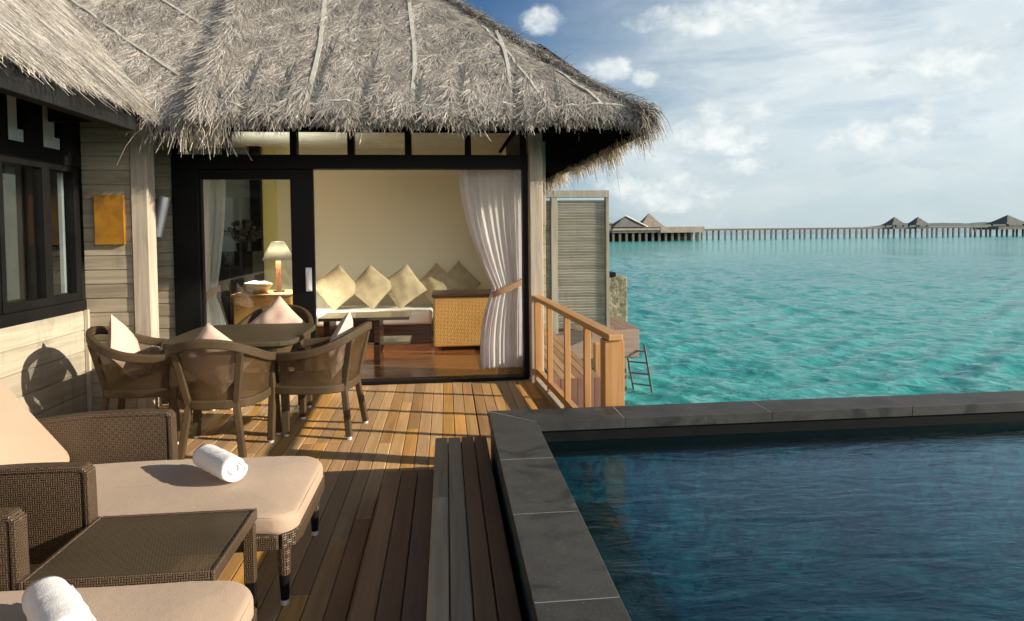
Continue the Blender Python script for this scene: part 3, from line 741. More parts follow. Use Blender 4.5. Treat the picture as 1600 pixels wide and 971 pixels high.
# net ropes over the thatch
rp = MB()
for cx, hw in ROPES[1:]:
    pts = [tuple(front_pt(np.array([cx + .03 * math.sin(3 * t_) - .03 * t_]), np.array([t_]), .010)[0]) for t_ in np.linspace(.06, min(2.9, 1.68 - cx), 40)]
    rp.sweep(pts, hw * 1.7, .012, up=(0, -.7, .7))
for hx in (-1.93,):
    pts = [tuple(front_pt(np.array([hx - .1 * t_]), np.array([t_]), .008)[0]) for t_ in np.linspace(.3, 2.9, 30)]
    rp.sweep(pts, .02, .012, up=(0, -.7, .7))
for (x0_, t0_, x1_, t1_) in ((-3.9, 1.5, -2.3, .35), (-3.3, 1.7, -2.25, 1.0), (.9, .02, .40, 1.15), (1.40, .03, 1.05, .55)):
    pts = [tuple(front_pt(np.array([x0_ + (x1_ - x0_) * k]), np.array([t0_ + (t1_ - t0_) * k]), .010)[0]) for k in np.linspace(0, 1, 24)]
    rp.sweep(pts, .022, .012, up=(0, -.7, .7))
pts = [tuple(front_pt(np.array([x_]), np.array([.05 + .015 * math.sin(5 * x_)]), .012)[0]) for x_ in np.linspace(-1.85, 1.72, 60)]
rp.sweep(pts, .02, .012, up=(0, -.7, .7))
rp.build('net_rope', M['rope'], roof)
for i, (cx, top, _w) in enumerate(CREASE):  # tapered dark strips draw the shade of the thatch creases as colour
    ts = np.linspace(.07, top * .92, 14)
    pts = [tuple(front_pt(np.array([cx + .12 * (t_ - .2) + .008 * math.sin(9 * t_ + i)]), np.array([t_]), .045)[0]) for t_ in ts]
    MB().sweep(pts, .036, .012, up=(0, -.7, .7), scale=[1.0 - .85 * k / 13 for k in range(14)]).build('crease_shade_strip', M['crease_shade'], roof)
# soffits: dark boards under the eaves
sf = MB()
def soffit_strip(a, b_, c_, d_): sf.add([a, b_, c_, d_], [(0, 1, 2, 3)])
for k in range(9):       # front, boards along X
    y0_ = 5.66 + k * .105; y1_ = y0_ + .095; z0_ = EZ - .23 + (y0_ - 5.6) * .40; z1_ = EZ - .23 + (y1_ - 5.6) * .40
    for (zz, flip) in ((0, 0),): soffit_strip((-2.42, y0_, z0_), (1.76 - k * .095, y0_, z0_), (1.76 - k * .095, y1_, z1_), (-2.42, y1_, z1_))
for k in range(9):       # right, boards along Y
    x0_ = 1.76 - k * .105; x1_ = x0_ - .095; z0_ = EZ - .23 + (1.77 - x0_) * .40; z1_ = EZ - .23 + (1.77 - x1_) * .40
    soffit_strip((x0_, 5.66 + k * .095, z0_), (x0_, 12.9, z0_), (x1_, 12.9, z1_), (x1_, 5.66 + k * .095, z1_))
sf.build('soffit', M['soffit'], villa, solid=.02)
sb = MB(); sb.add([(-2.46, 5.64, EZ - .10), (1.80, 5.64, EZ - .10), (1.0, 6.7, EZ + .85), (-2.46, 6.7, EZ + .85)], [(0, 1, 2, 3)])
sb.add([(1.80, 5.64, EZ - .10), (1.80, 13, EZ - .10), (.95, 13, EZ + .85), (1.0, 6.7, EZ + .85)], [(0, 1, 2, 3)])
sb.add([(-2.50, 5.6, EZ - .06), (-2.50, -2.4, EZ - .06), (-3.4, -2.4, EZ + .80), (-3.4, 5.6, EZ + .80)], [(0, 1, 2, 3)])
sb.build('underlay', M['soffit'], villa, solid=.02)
MB().box(-4.3, .95, 6.76, 12.6, 2.87, 2.95).build('roof_slab', M['black'], villa)

# ---- privacy screen, walkway, jetty bits on the right
ps = thing('privacy_screen', 'tall grey louvred timber screen between villa post and sea', 'screen', (2.0, 10.1, 0)); ps.location = (0, 0, 0)
lv = MB(); z = .05
while z < 2.03:
    m4 = Matrix.Translation((0, 10.12, z)) @ Matrix.Rotation(rad(-62), 4, 'X')
    lv.box(1.76, 2.52, -.03, .03, -.006, .006, mtx=m4); lv.box(1.36, 1.64, -.03, .03, -.006, .006, mtx=m4); z += .044
lv.box(1.72, 2.52, 10.16, 10.17, .05, 2.0); lv.box(1.3, 1.6, 10.16, 10.17, .05, 2.0)
lv.build('louvre_panel', M['screen'], ps)
fm = MB(); fm.box(1.65, 1.75, 10.06, 10.18, -.1, 2.06); fm.box(2.53, 2.58, 10.06, 10.18, -.1, 2.06); fm.box(1.22, 1.30, 10.06, 10.18, -.1, 2.06)
fm.box(1.22, 2.58, 10.05, 10.19, 2.06, 2.17)
fm.build('frame', wood('screen_frame', (.28, .27, .24), (.42, .40, .36), 'Z', .8), ps, bevel=.004)

wk = MB(); boards(wk, 1.08, 1.60, 6.62, 10.0, 0, pal=[(.44, .27, .15), (.40, .24, .13), (.48, .30, .17)])
tag(wk.build('walkway', M['deck'], attr=True, bevel=.003, segs=1), kind='structure')
fs_ = MB(); x = 1.08
while x < 1.60: fs_.box(x, min(x + .085, 1.60), 6.59, 6.618, -.75, -.0); x += .09
fs_.box(1.57, 1.60, 6.62, 10.0, -.30, -.035)
tag(fs_.build('walkway_fascia', M['fascia_red']), kind='structure')
pp = thing('jetty_platform', 'pinkish plank landing behind the louvred screen above the lagoon', 'platform', (0, 0, 0))
MB().box(1.62, 3.12, 10.25, 10.32, -.55, -.09).build('edge_board', M['pinkplank'], pp, bevel=.005)
d = MB(); boards(d, 1.62, 3.12, 10.33, 11.6, -.06, pal=[(.38, .27, .2), (.34, .25, .19)]); d.build('platform_boards', M['deck'], pp, attr=True)
for xx in (1.8, 2.85): MB().box(xx, xx + .16, 10.6, 10.76, SEA - .8, -.10).build('pile', M['farrail'], pp)
MB().box(1.9, 2.9, 10.5, 10.55, -.75, -.57).build('brace', M['farrail'], pp)
tag(MB().box(1.93, 2.06, 8.3, 8.43, SEA - .8, .05).build('mooring_post', M['railv'], bevel=.01), 'short brown mooring post standing in water beyond the railing', 'post')
swl = thing('stone_wall', 'low mottled coral stone wall with dark cap beside the screen', 'wall', (0, 0, 0))
me_ = MB(); me_.box(2.72, 3.32, 11.62, 12.0, SEA - .5, .68); me_.build('stonework', M['stonework'] if 'stonework' in M else M['stonewall'], swl, bevel=.03)
MB().box(2.70, 3.10, 11.60, 12.02, .681, .76).build('cap', M['black'], swl, bevel=.01)
ld = thing('swim_ladder', 'pale wooden swim ladder leaning from the plank landing into the sea', 'ladder', (0, 0, 0))
A0, A1 = Vector((3.02, 10.18, -.30)), Vector((3.40, 10.85, SEA - .25)); off = Vector((.13, -.10, 0))
for s_ in (-1, 1): MB().sweep([A0 + off * s_, A1 + off * s_], .028, .028).build('side_rail', M['farwood'], ld)
for k in range(5):
    c0 = A0.lerp(A1, .12 + k * .19); MB().sweep([c0 - off, c0 + off], .024, .024).build('rung', M['farwood'], ld)

# ---- railing
rl = thing('deck_railing', 'orange teak railing with square balusters at deck edge', 'railing', (0, 0, 0))
ra, rb = Vector((.905, 6.45, 0)), Vector((1.045, 3.99, 0))
rdir = (rb - ra).normalized(); rs = Vector((-rdir.y, rdir.x, 0))
def at(y_): k = (6.45 - y_) / 2.46; return ra.lerp(rb, k)
MB().sweep([at(6.455) + Vector((0, 0, .872)), at(3.935) + Vector((0, 0, .872))], .095, .04).build('handrail', M['rail'], rl, bevel=.006)
MB().sweep([at(6.45) + Vector((0, 0, .13)), at(4.06) + Vector((0, 0, .13))], .05, .06).build('bottom_rail', M['rail'], rl, bevel=.004)
MB().sweep([at(6.44) + Vector((-.01, 0, .03)), at(4.06) + Vector((-.01, 0, .03))], .05, .056).build('kerb_board', M['board_y'], rl, bevel=.004)
def vpost(y_, w_, name, z0=0, z1=.851):
    p = at(y_); MB().sweep([p + Vector((0, 0, z0)), p + Vector((0, 0, z1))], w_, w_, up=(0, 1, 0)).build(name, M['railv'], rl, bevel=.004)
vpost(4.01, .125, 'post'); vpost(6.40, .07, 'post')
for y_ in (5.86, 5.20, 4.60): vpost(y_, .048, 'baluster', .0)

# ---- wall lamp, art panel
wl = thing('wall_lamp', 'tilted silver cylinder wall lamp on the board wall by the door', 'lamp', (-2.72, 6.56, 1.715))
MB().cyl((-.02, -.10, -.19), (.065, -.10, .19), .056, n=24).build('lamp_tube', M['steel'], wl, smooth=False, bevel=.004)
m_ = MB(); m_.box(-.07, -.045, -.02, .055, -.17, .17); m_.box(-.05, .03, -.07, .01, -.03, .03); m_.build('bracket', M['black'], wl, bevel=.003)
ap = MB(); ap.box(-3.02, -2.775, 5.925, 5.957, 1.46, 1.89)
tag(ap.build('wall_panel', M['copper'], bevel=.004), 'square amber orange panel hung on the weathered board wall', 'wall panel')

# ================================================================ FURNITURE
def legset(parent, pts, w_=.045, m=None, cap=True, name='leg', up=(0, 1, 0), scale=None):
    o = MB().sweep(pts, w_, w_, up=up, scale=scale).build(name, m or M['wicker'], parent, bevel=.006)
    if cap:
        p = Vector(pts[-1]); MB().cyl(p + Vector((0, 0, .018)), (p.x, p.y, .0), .019, .021, n=12).build('foot_cap', M['steel'], o)
    return o
def make_chair():
    r = thing('wicker_armchair', 'x', 'chair', group='wicker armchairs round the dining table')
    half = [(-.295, .27, .635), (-.325, .10, .645), (-.325, -.08, .675), (-.275, -.235, .735), (-.17, -.335, .795), (0, -.37, .82)]
    top = smoothpath(half + [(-x, y, z) for x, y, z in half[::-1][1:]], 6)
    low_h = [(-.275, .255, .385), (-.285, .10, .385), (-.27, -.08, .385), (-.215, -.20, .385), (-.12, -.245, .385), (0, -.255, .385)]
    low_ = smoothpath(low_h + [(-x, y, z) for x, y, z in low_h[::-1][1:]], 6)
    MB().sweep(top, .045, .062).build('top_rail', M['wicker'], r, bevel=.01)
    mb = MB().sweep(low_, .038, .062); mb.box(-.255, .255, .24, .275, .354, .416); mb.build('seat_frame', M['wicker'], r, bevel=.008)
    inner = [p for p in low_]
    n = len(inner); vs = [(p.x * .96, p.y * .97, .405) for p in inner]; MB().add(vs + [(p[0], p[1], .385) for p in vs], [tuple(range(n)), tuple(range(n, 2 * n))[::-1]]).build('seat', M['wicker_panel'], r)
    # woven panels lofted from seat frame to top rail
    K = 8
    def panel(i0, i1, name):
        mb = MB(); cols_ = list(range(i0, i1 + 1)); vs = []
        for i in cols_:
            for k in range(K + 1):
                t = k / K; p = low_[i].lerp(top[i], t); bow = .012 * math.sin(math.pi * t); p = p + Vector((-p.x, -p.y, 0)).normalized() * (bow)
                vs.append(p)
        fs = [(a * (K + 1) + k, (a + 1) * (K + 1) + k, (a + 1) * (K + 1) + k + 1, a * (K + 1) + k + 1) for a in range(len(cols_) - 1) for k in range(K)]
        me = MB().add(vs, fs); o = me.build(name, M['wicker_panel'], r, smooth=True)
        uvl = o.data.uv_layers[0].data; s = [0]
        for a in range(1, len(cols_)): s.append(s[-1] + (top[cols_[a]] - top[cols_[a - 1]]).length)
        for l in o.data.loops:
            vi = l.vertex_index; uvl[l.index].uv = (s[vi // (K + 1)], (vi % (K + 1)) / K * .4)
    nt_ = len(top) - 1; bi = 22
    panel(2, bi, 'side_panel'); panel(bi, nt_ - bi, 'back_panel'); panel(nt_ - bi, nt_ - 2, 'side_panel')
    for s_ in (-1, 1):
        legset(r, [(s_ * .297, .268, .62), (s_ * .285, .262, .385), (s_ * .30, .275, .018)], .046)
        pt = top[bi] if s_ < 0 else top[nt_ - bi]; pl_ = low_[bi] if s_ < 0 else low_[nt_ - bi]
        legset(r, [(pt.x, pt.y, pt.z - .02), (pl_.x * 1.0, pl_.y, .385), (s_ * .205, -.285, .018)], .044)
    return r
def pillow_mesh(sz=.42, th=.13, pinch=.05, n=22, seed=0):
    mb = MB(); vs = []; r2 = random.Random(seed); a0 = r2.uniform(0, 6)
    for side in (1, -1):
        for i in range(n + 1):
            for j in range(n + 1):
                u = -1 + 2 * i / n; v = -1 + 2 * j / n
                k = (max(0, 1 - abs(u) ** 2.4) * max(0, 1 - abs(v) ** 2.4)) ** .55
                pu = u * (1 - pinch * (1 - v * v)); pv = v * (1 - pinch * (1 - u * u))
                wr = .10 * math.sin(5 * u + 3 * v + a0) * math.sin(4 * v - 2 * u + a0 * 2) + .06 * math.sin(11 * u * v + a0)
                vs.append((pu * sz / 2, side * th / 2 * k * (1 + wr), pv * sz / 2))
    N1 = (n + 1) ** 2; fs = []
    for i in range(n):
        for j in range(n):
            a = i * (n + 1) + j; q = (a, a + 1, a + n + 2, a + n + 1); fs.append(q[::-1]); fs.append(tuple(x + N1 for x in q))
    mb.add(vs, fs); return mb
def pillow(name, label, cat, m, loc, rz, tilt, sz=.42, th=.13, spin=45, group=None, seed=0):
    o = pillow_mesh(sz, th, seed=seed).build(name, m, smooth=True)
    o.matrix_world = Matrix.Translation(loc) @ Matrix.Rotation(rz, 4, 'Z') @ Matrix.Rotation(rad(tilt), 4, 'X') @ Matrix.Rotation(rad(spin), 4, 'Y')
    return tag(o, label, cat, group)
ch = make_chair()
CH = [((-1.60, 4.80, 0), 0, 'wicker armchair with its back to the camera, nearest the sun loungers'),
      ((-.985, 5.14, 0), rad(80), 'wicker armchair on the open deck side, back towards the railing'),
      ((-2.30, 5.22, 0), rad(-84), 'wicker armchair by the pale board wall and tall post'),
      ((-1.60, 6.14, 0), rad(180), 'wicker armchair against the glass door, facing the camera')]
PL = ['pink pillow propped in the chair with its back to camera', 'pink pillow propped in the chair on the railing side',
      'pink pillow propped in the chair by the board wall', 'pink pillow propped in the chair before the glass door']
for i, (loc, rz, lab) in enumerate(CH):
    if i == 0: ch.location = loc; ch.rotation_euler = (0, 0, rz); ch['label'] = lab
    else: instance(ch, loc, rz, lab)
    q = Matrix.Rotation(rz, 4, 'Z') @ Vector((0, -.165, 0)); p = Vector(loc) + q
    pillow('seat_pillow', PL[i], 'pillow', M['pillow'], (p.x, p.y, .675), rz, 16, .40, .14, 45 + (i * 7 % 5 - 2) * 1.5, 'pink pillows on the wicker armchairs', i)
# dining table
tb = thing('dining_table', 'square wicker dining table with softly bowed edges', 'table', (-1.64, 5.44, 0))
def bowed(hw, z0, z1, e=5.0, n=64):
    pts = []
    for k in range(n):
        a = 2 * math.pi * k / n; c_, s_ = math.cos(a), math.sin(a); r_ = (abs(c_) ** e + abs(s_) ** e) ** (-1 / e); pts.append((hw * r_ * c_, hw * r_ * s_))
    return MB().add([(x, y, z0) for x, y in pts] + [(x, y, z1) for x, y in pts], [tuple(range(n))[::-1], tuple(range(n, 2 * n))] + [(i, (i + 1) % n, n + (i + 1) % n, n + i) for i in range(n)])
bowed(.50, .70, .74, e=7.0).build('tabletop', M['wicker_top'], tb, bevel=.008)
bowed(.46, .63, .699, e=7.0).build('apron', M['wicker'], tb)
for sx in (-1, 1):
    for sy in (-1, 1): legset(tb, [(sx * .40, sy * .40, .64), (sx * .41, sy * .41, .018)], .055)

# sun loungers
def rcush(L, Wd, H, rc, re, puff=.02, seed=0, droop=0.0, n=12):
    """rounded cushion: x in [0,L], y centred, z in [0,H]"""
    out = []
    def outline(ins):
        r_ = max(rc - ins, .004); pts = []
        for cx, cy, a0 in ((L - ins - r_, Wd / 2 - ins - r_, 0), (ins + r_, Wd / 2 - ins - r_, 90), (ins + r_, -Wd / 2 + ins + r_, 180), (L - ins - r_, -Wd / 2 + ins + r_, 270)):
            for k in range(n + 1):
                a = rad(a0 + 90 * k / n); pts.append((cx + r_ * math.cos(a), cy + r_ * math.sin(a)))
        full = []
        for i in range(len(pts)):      # add points along the straight runs
            a, b_ = pts[i], pts[(i + 1) % len(pts)]; full.append(a)
            if math.dist(a, b_) > .1:
                for k in range(1, 10): full.append((a[0] + (b_[0] - a[0]) * k / 10, a[1] + (b_[1] - a[1]) * k / 10))
        return full
    def zz(x, y, z):
        z += -droop * max(0, (x - (L - .22)) / .22) ** 2
        return z + .004 * math.sin(7 * x + seed) * math.sin(9 * y + seed * 2) * (z / H)
    prof = [(re * (1 - math.cos(a)) , re * (1 - math.sin(a))) for a in np.linspace(0, math.pi / 2, 5)]
    rings = [(re * .6, 0)] + [(p[0], p[1]) for p in prof[::-1]] if 0 else None
    lv_ = []
    for a in np.linspace(math.pi / 2, 0, 5): lv_.append((re * (1 - math.cos(a)), re * (1 - math.sin(a))))
    for a in np.linspace(0, math.pi / 2, 6): lv_.append((re * (1 - math.cos(a)), H - re * (1 - math.sin(a))))
    m0 = min(L, Wd) / 2
    for k in (.08, .16, .28, .42, .60, .8, .97): lv_.append((re + (m0 - re) * k, H + puff * math.sin(k * math.pi / 2)))
    vs = []; cnt = None
    base = outline(0); cx, cy = L / 2, 0
    for ins, z in lv_:
        o_ = outline(ins) if ins < rc * .9 else None
        if o_ is None or len(o_) != len(base):
            # scale towards the spine
            sx = (L / 2 - ins) / (L / 2 - rc * .85); sy = (Wd / 2 - ins) / (Wd / 2 - rc * .85); ob = outline(rc * .85)
            o_ = [(cx + (x - cx) * sx, cy + (y - cy) * sy) for x, y in ob]
        if cnt is None: cnt = len(o_)
        if len(o_) != cnt: continue
        vs += [(x, y, zz(x, y, z)) for x, y in o_]
    R_ = len(vs) // cnt; fs = [(i * cnt + j, i * cnt + (j + 1) % cnt, (i + 1) * cnt + (j + 1) % cnt, (i + 1) * cnt + j) for i in range(R_ - 1) for j in range(cnt)]
    fs += [tuple(range(cnt))[::-1], tuple(range((R_ - 1) * cnt, R_ * cnt))]
    return MB().add(vs, fs)
def piping(L, Wd, H, rc, z, parent, r_=.0045):
    pts = []; i_ = .006
    for cx, cy, a0 in ((L - i_ - rc, Wd / 2 - i_ - rc, 0), (i_ + rc, Wd / 2 - i_ - rc, 90), (i_ + rc, -Wd / 2 + i_ + rc, 180), (L - i_ - rc, -Wd / 2 + i_ + rc, 270)):
        for k in range(9): a = rad(a0 + 90 * k / 8); pts.append((cx + rc * math.cos(a), cy + rc * math.sin(a)))
    full = []
    for i in range(len(pts)):
        a, b_ = pts[i], pts[(i + 1) % len(pts)]; full.append(a)
        if math.dist(a, b_) > .1:
            for k in range(1, 12): full.append((a[0] + (b_[0] - a[0]) * k / 12, a[1] + (b_[1] - a[1]) * k / 12))
    P3 = [(x, y, z - (.03 * max(0, (x - (L - .22)) / .22) ** 2 if L > 1.2 else 0)) for x, y in full]
    MB().sweep(P3, 2 * r_, 2 * r_, closed=True, n=8).build('piping', M['cush'], parent, smooth=True)
def make_lounger():
    # local origin on the deck at the centre of the foot end; length runs to -X
    r = thing('sun_lounger', 'x', 'sun lounger', group='wicker sun loungers with sand coloured cushions')
    f = MB(); f.box(-2.15, -.05, -.365, -.315, .25, .315); f.box(-2.15, -.05, .315, .365, .25, .315)
    pts = [(-.05, -.34, .2825), (-.01, -.31, .2825), (.0, -.24, .2825), (.0, .24, .2825), (-.01, .31, .2825), (-.05, .34, .2825)]
    f.sweep(pts, .05, .064); f.box(-2.15, -2.10, -.315, .315, .25, .315); f.box(-1.36, -1.32, -.315, .315, .25, .30)
    f.build('frame', M['wicker_big'], r, bevel=.008)
    MB().box(-2.1, -.03, -.31, .31, .295, .312).build('webbing', M['wicker_panel'], r)
    for lx in (-.04, -1.25, -2.1):
        for ly in (-.31, .31):
            o = MB().sweep([(lx, ly, .26), (lx, ly, .13)], .062, .062, n=14, up=(0, 1, 0), scale=[1, .8]).build('leg', M['wicker_big'], r, smooth=False)
            l2 = MB().sweep([(lx, ly, .13), (lx + .0, ly, .018)], .046, .046, n=14, up=(0, 1, 0), scale=[1, .72]).build('leg_tip', M['black'], o)
            MB().cyl((lx, ly, .02), (lx, ly, 0), .017, .019, n=12).build('foot_cap', M['steel'], o)
    c1 = rcush(1.36, .72, .090, .10, .026, .008, 1, droop=.03).build('seat_cushion', M['cush'], r, smooth=True); c1.location = (-1.345, 0, .316); piping(1.36, .72, .09, .10, .078, c1); piping(1.36, .72, .09, .10, .016, c1)
    bm = rcush(.92, .72, .085, .07, .026, .010, 4).build('back_cushion', M['cush'], r, smooth=True)
    c45, s45 = math.cos(rad(52)), math.sin(rad(52))
    og = Vector((-1.20, 0, .425)) - .09 * Vector((s45, 0, c45))
    bm.matrix_local = Matrix(((-c45, 0, s45, og.x), (0, -1, 0, 0), (s45, 0, c45, og.z), (0, 0, 0, 1)))
    piping(.92, .72, .085, .07, .073, bm); piping(.92, .72, .085, .07, .014, bm)
    bf = MB(); k = Vector((-math.cos(rad(52)), 0, math.sin(rad(52)))); p0 = Vector((-1.33, 0, .29))
    for s_ in (-.33, .33): bf.sweep([p0 + Vector((0, s_, 0)), p0 + k * .9 + Vector((0, s_, 0))], .045, .045, up=(0, 1, 0))
    bf.sweep([p0 + k * .9 + Vector((0, -.33, 0)), p0 + k * .9 + Vector((0, .33, 0))], .045, .045)
    bf.build('backrest_frame', M['wicker_big'], r, bevel=.006)
    for s_ in (-1, 1):
        a = MB(); N_ = 14; vs = []
        for i in range(N_ + 1):
            x = -1.55 + .78 * i / N_; x -= .0; ztop = .635 - .05 * (1 - i / N_) ** 2 * 1.0 + .012 * math.sin(math.pi * i / N_)
            for yy in (s_ * .385 - .027, s_ * .385 + .027):
                vs += [(x, yy, .30), (x, yy, ztop)]
        fs = []
        for i in range(N_):
            b0 = i * 4; fs += [(b0, b0 + 4, b0 + 5, b0 + 1), (b0 + 2, b0 + 3, b0 + 7, b0 + 6), (b0 + 1, b0 + 5, b0 + 7, b0 + 3), (b0, b0 + 2, b0 + 6, b0 + 4)]
        fs += [(0, 1, 3, 2), (N_ * 4, N_ * 4 + 2, N_ * 4 + 3, N_ * 4 + 1)]
        a.add(vs, fs); arm = a.build('armrest', M['wicker_big'], r, bevel=.006)
        e_ = MB(); top = [(-1.55 + .78 * i / N_, s_ * .385, .64 - .05 * (1 - i / N_) ** 2 + .012 * math.sin(math.pi * i / N_)) for i in range(N_ + 1)]
        e_.sweep(top + [(-.755, s_ * .385, .625), (-.752, s_ * .385, .45), (-.752, s_ * .385, .27)], .062, .022, up=(0, 1, 0) if 0 else (.6, 0, .8)).build('arm_trim', M['wicker_big'], arm, bevel=.004)
    return r
l1 = make_lounger(); l1.location = (-.65, 3.045, 0); l1['label'] = 'sun lounger farther from the camera, near the dining chairs'
instance(l1, (-.65, 1.85, 0), 0, 'sun lounger nearest the camera, at the bottom left corner')

def make_towel():
    mb = MB(); r0, turns, th = .008, 5, .0122; n = 26 * turns; L = .30; ns = 14
    def rr(a): return r0 + (.066 - r0) * a / (2 * math.pi * turns)
    vs = []
    for k in range(ns + 1):
        xk = -L / 2 + L * k / ns; bl = 1 - .05 * (abs(k - ns / 2) / (ns / 2)) ** 4
        for i in range(n + 1):
            a = 2 * math.pi * turns * i / n
            for dr_ in (0, -th * .96):
                r_ = (rr(a) + dr_) * bl + .0013 * math.sin(9 * xk * 8 + 3 * a); e = .006 * math.sin(a * .7) * (1 if k in (0, ns) else 0) * (1 if k else -1)
                z_ = r_ * math.sin(a) * .94
                vs.append((xk + e, r_ * math.cos(a) * 1.03, max(z_, -.060)))
    w2 = (n + 1) * 2; fs = []
    for k in range(ns):
        for i in range(n):
            a = k * w2 + i * 2; b_ = a + w2
            fs.append((a, a + 2, b_ + 2, b_)); fs.append((a + 1, b_ + 1, b_ + 3, a + 3))
        e0 = k * w2; fs.append((e0, e0 + w2, e0 + w2 + 1, e0 + 1)); e1 = e0 + n * 2; fs.append((e1, e1 + 1, e1 + w2 + 1, e1 + w2))
    for k in (0, ns):
        for i in range(n):
            a = k * w2 + i * 2; q = (a, a + 1, a + 3, a + 2); fs.append(q if k == 0 else q[::-1])
    mb.add(vs, fs); return mb.build('rolled_towel', M['towel'], smooth=True)
tw = make_towel(); tag(tw, 'rolled white towel on the farther sun lounger', 'towel', 'rolled white towels')
tw.location = (-1.065, 3.10, .487); tw.rotation_euler = (0, 0, rad(-47))
t2 = tw.copy(); COL.objects.link(t2); t2['label'] = 'rolled white towel on the nearest sun lounger, cut by the bottom edge'; t2.location = (-1.10, 1.90, .487); t2.rotation_euler = (0, 0, rad(-50))

# side table between the loungers
sdt = thing('side_table', 'low woven brown side table between the two loungers', 'table', (-1.085, 2.445, 0))
MB().box(-.29, .29, -.23, .23, .405, .425).build('tabletop', M['wicker_mesh'], sdt, bevel=.004)
f = MB(); f.box(-.305, -.291, -.245, .245, .385, .430); f.box(.291, .305, -.245, .245, .385, .430); f.box(-.290, .290, -.245, -.231, .385, .430); f.box(-.290, .290, .231, .245, .385, .430)
f.build('edge_trim', M['wicker_big'], sdt, bevel=.004)
for sx in (-1, 1):
    for sy in (-1, 1):
        o = MB().sweep([(sx * .28, sy * .22, .37), (sx * .28, sy * .22, .14)], .042, .042, up=(0, 1, 0)).build('leg', M['wicker_big'], sdt, bevel=.004)
        MB().sweep([(sx * .28, sy * .22, .14), (sx * .28, sy * .22, .018)], .036, .036, up=(0, 1, 0)).build('leg_tip', M['black'], o)
        MB().cyl((sx * .28, sy * .22, .02), (sx * .28, sy * .22, 0), .016, .018, n=12).build('foot_cap', M['steel'], o)

# ================================================================ ROOM CONTENTS
sofa = thing('day_bed', 'long low day bed with white mattress under the cream wall', 'day bed', (0, 0, 0))
MB().box(-2.2, -.22, 8.86, 9.86, .02, .28).build('base', M['darkwood'], sofa, bevel=.006)
c1 = rcush(2.0, 1.0, .17, .05, .04, .008, 2).build('mattress', M['mattress'], sofa, smooth=True); c1.location = (-2.2, 9.33, .281)
CU = [(-1.535, 9.25, .775, 8, 'leftmost gold cushion on the white mattress'), (-1.06, 9.30, .77, 14, 'gold cushion second from left on the white mattress'),
      (-.615, 9.34, .76, 5, 'gold cushion in the middle of the mattress row'), (-.14, 9.42, .77, 12, 'gold cushion just left of the mattress end'),
      (.20, 9.62, .78, 30, 'shaded gold cushion at the right end against the wall')]
for i, (x, y, z, sp, lab) in enumerate(CU):
    pillow('sofa_cushion', lab, 'cushion', M['gold'], (x, y, z), rad(sp - 8 + (7, -6, 4, -9, 0)[i]), -17 - i % 2 * 6, .49, .15, 45 + (6, -5, 9, -3, 4)[i], 'gold cushions on the day bed', 10 + i)
chest = thing('rattan_chest', 'orange rattan chest with dark lid in front of the cushions', 'chest', (0, 0, 0))
MB().box(-.17, .64, 8.25, 8.85, .07, .71).build('body', M['rattan'], chest, bevel=.02)
MB().box(-.19, .66, 8.23, 8.87, .711, .745).build('lid', M['darkwood'], chest, bevel=.006)
for x in (-.12, .56):
    for y in (8.3, 8.78): MB().box(x, x + .05, y, y + .05, .021, .07).build('foot', M['darkwood'], chest)
ct = thing('coffee_table', 'dark two tier coffee table with thin glassy shelves in the room', 'table', (0, 0, 0))
MB().box(-1.45, -.43, 7.45, 8.0, .54, .575).build('tabletop', simple('polished_top', (.10, .085, .06), .12, (.08, .07, .05), 3, .02, spec=.8), ct, bevel=.004)
MB().box(-1.1, -.43, 7.5, 7.95, .25, .28).build('shelf', simple('polished_shelf', (.12, .11, .085), .12, (.1, .09, .07), 3, .02, spec=.8), ct, bevel=.004)
MB().box(-.84, -.77, 7.5, 7.95, .02, .539).build('leg', M['darkwood'], ct, bevel=.004)
MB().box(-1.4, -1.33, 7.5, 7.95, .02, .539).build('leg', M['darkwood'], ct, bevel=.004)
MB().box(-1.10, -.845, 7.55, 7.9, .281, .535).build('drawer', M['darkwood'], ct, bevel=.004)
cbn = thing('rattan_cabinet', 'orange rattan cabinet holding the table lamp behind the glass', 'cabinet', (0, 0, 0))
MB().box(-2.56, -1.88, 8.05, 8.6, .02, .78).build('body', M['rattan'], cbn, bevel=.015)
MB().box(-2.58, -1.86, 8.03, 8.62, .781, .81).build('lid', wood('amber_lid', (.45, .22, .07), (.55, .3, .1), 'X', .4), cbn, bevel=.005)
lm = thing('table_lamp', 'table lamp with pale cone shade on the rattan cabinet', 'lamp', (-2.08, 8.3, .81))
MB().cyl((0, 0, .0), (0, 0, .02), .07, n=20).build('base', M['darkwood'], lm)
MB().sweep([(0, 0, .02), (0, 0, .40)], .05, .05, up=(0, 1, 0)).build('stem', wood('lamp_stem', (.18, .07, .03), (.25, .1, .05), 'Z', .4), lm)
n = 28; vs = [(.19 * math.cos(2 * math.pi * i / n), .19 * math.sin(2 * math.pi * i / n), .40) for i in range(n)] + [(.075 * math.cos(2 * math.pi * i / n), .075 * math.sin(2 * math.pi * i / n), .63) for i in range(n)]
MB().add(vs, [(i, (i + 1) % n, n + (i + 1) % n, n + i) for i in range(n)]).build('lamp_shade', M['shade'], lm, smooth=True, solid=.003)
pl_d = bpy.data.lights.new('lamp_bulb', 'POINT'); pl_d.energy = 88; pl_d.color = (1, .95, .78); pl_d.shadow_soft_size = .05
po = bpy.data.objects.new('lamp_bulb', pl_d); COL.objects.link(po); po.parent = lm; po.location = (0, 0, .50)
pillow('cabinet_cushion', 'small golden cushion lying on the rattan cabinet behind the glass', 'cushion', M['gold'], (-2.33, 8.2, .875), .3, 68, .34, .14, 10, seed=33)
dk = thing('reflection_block', 'tall black block behind the left glass door, standing in for a reflection', 'cabinet', (0, 0, 0))  # solid dark block added in place of a reflection in the glass door
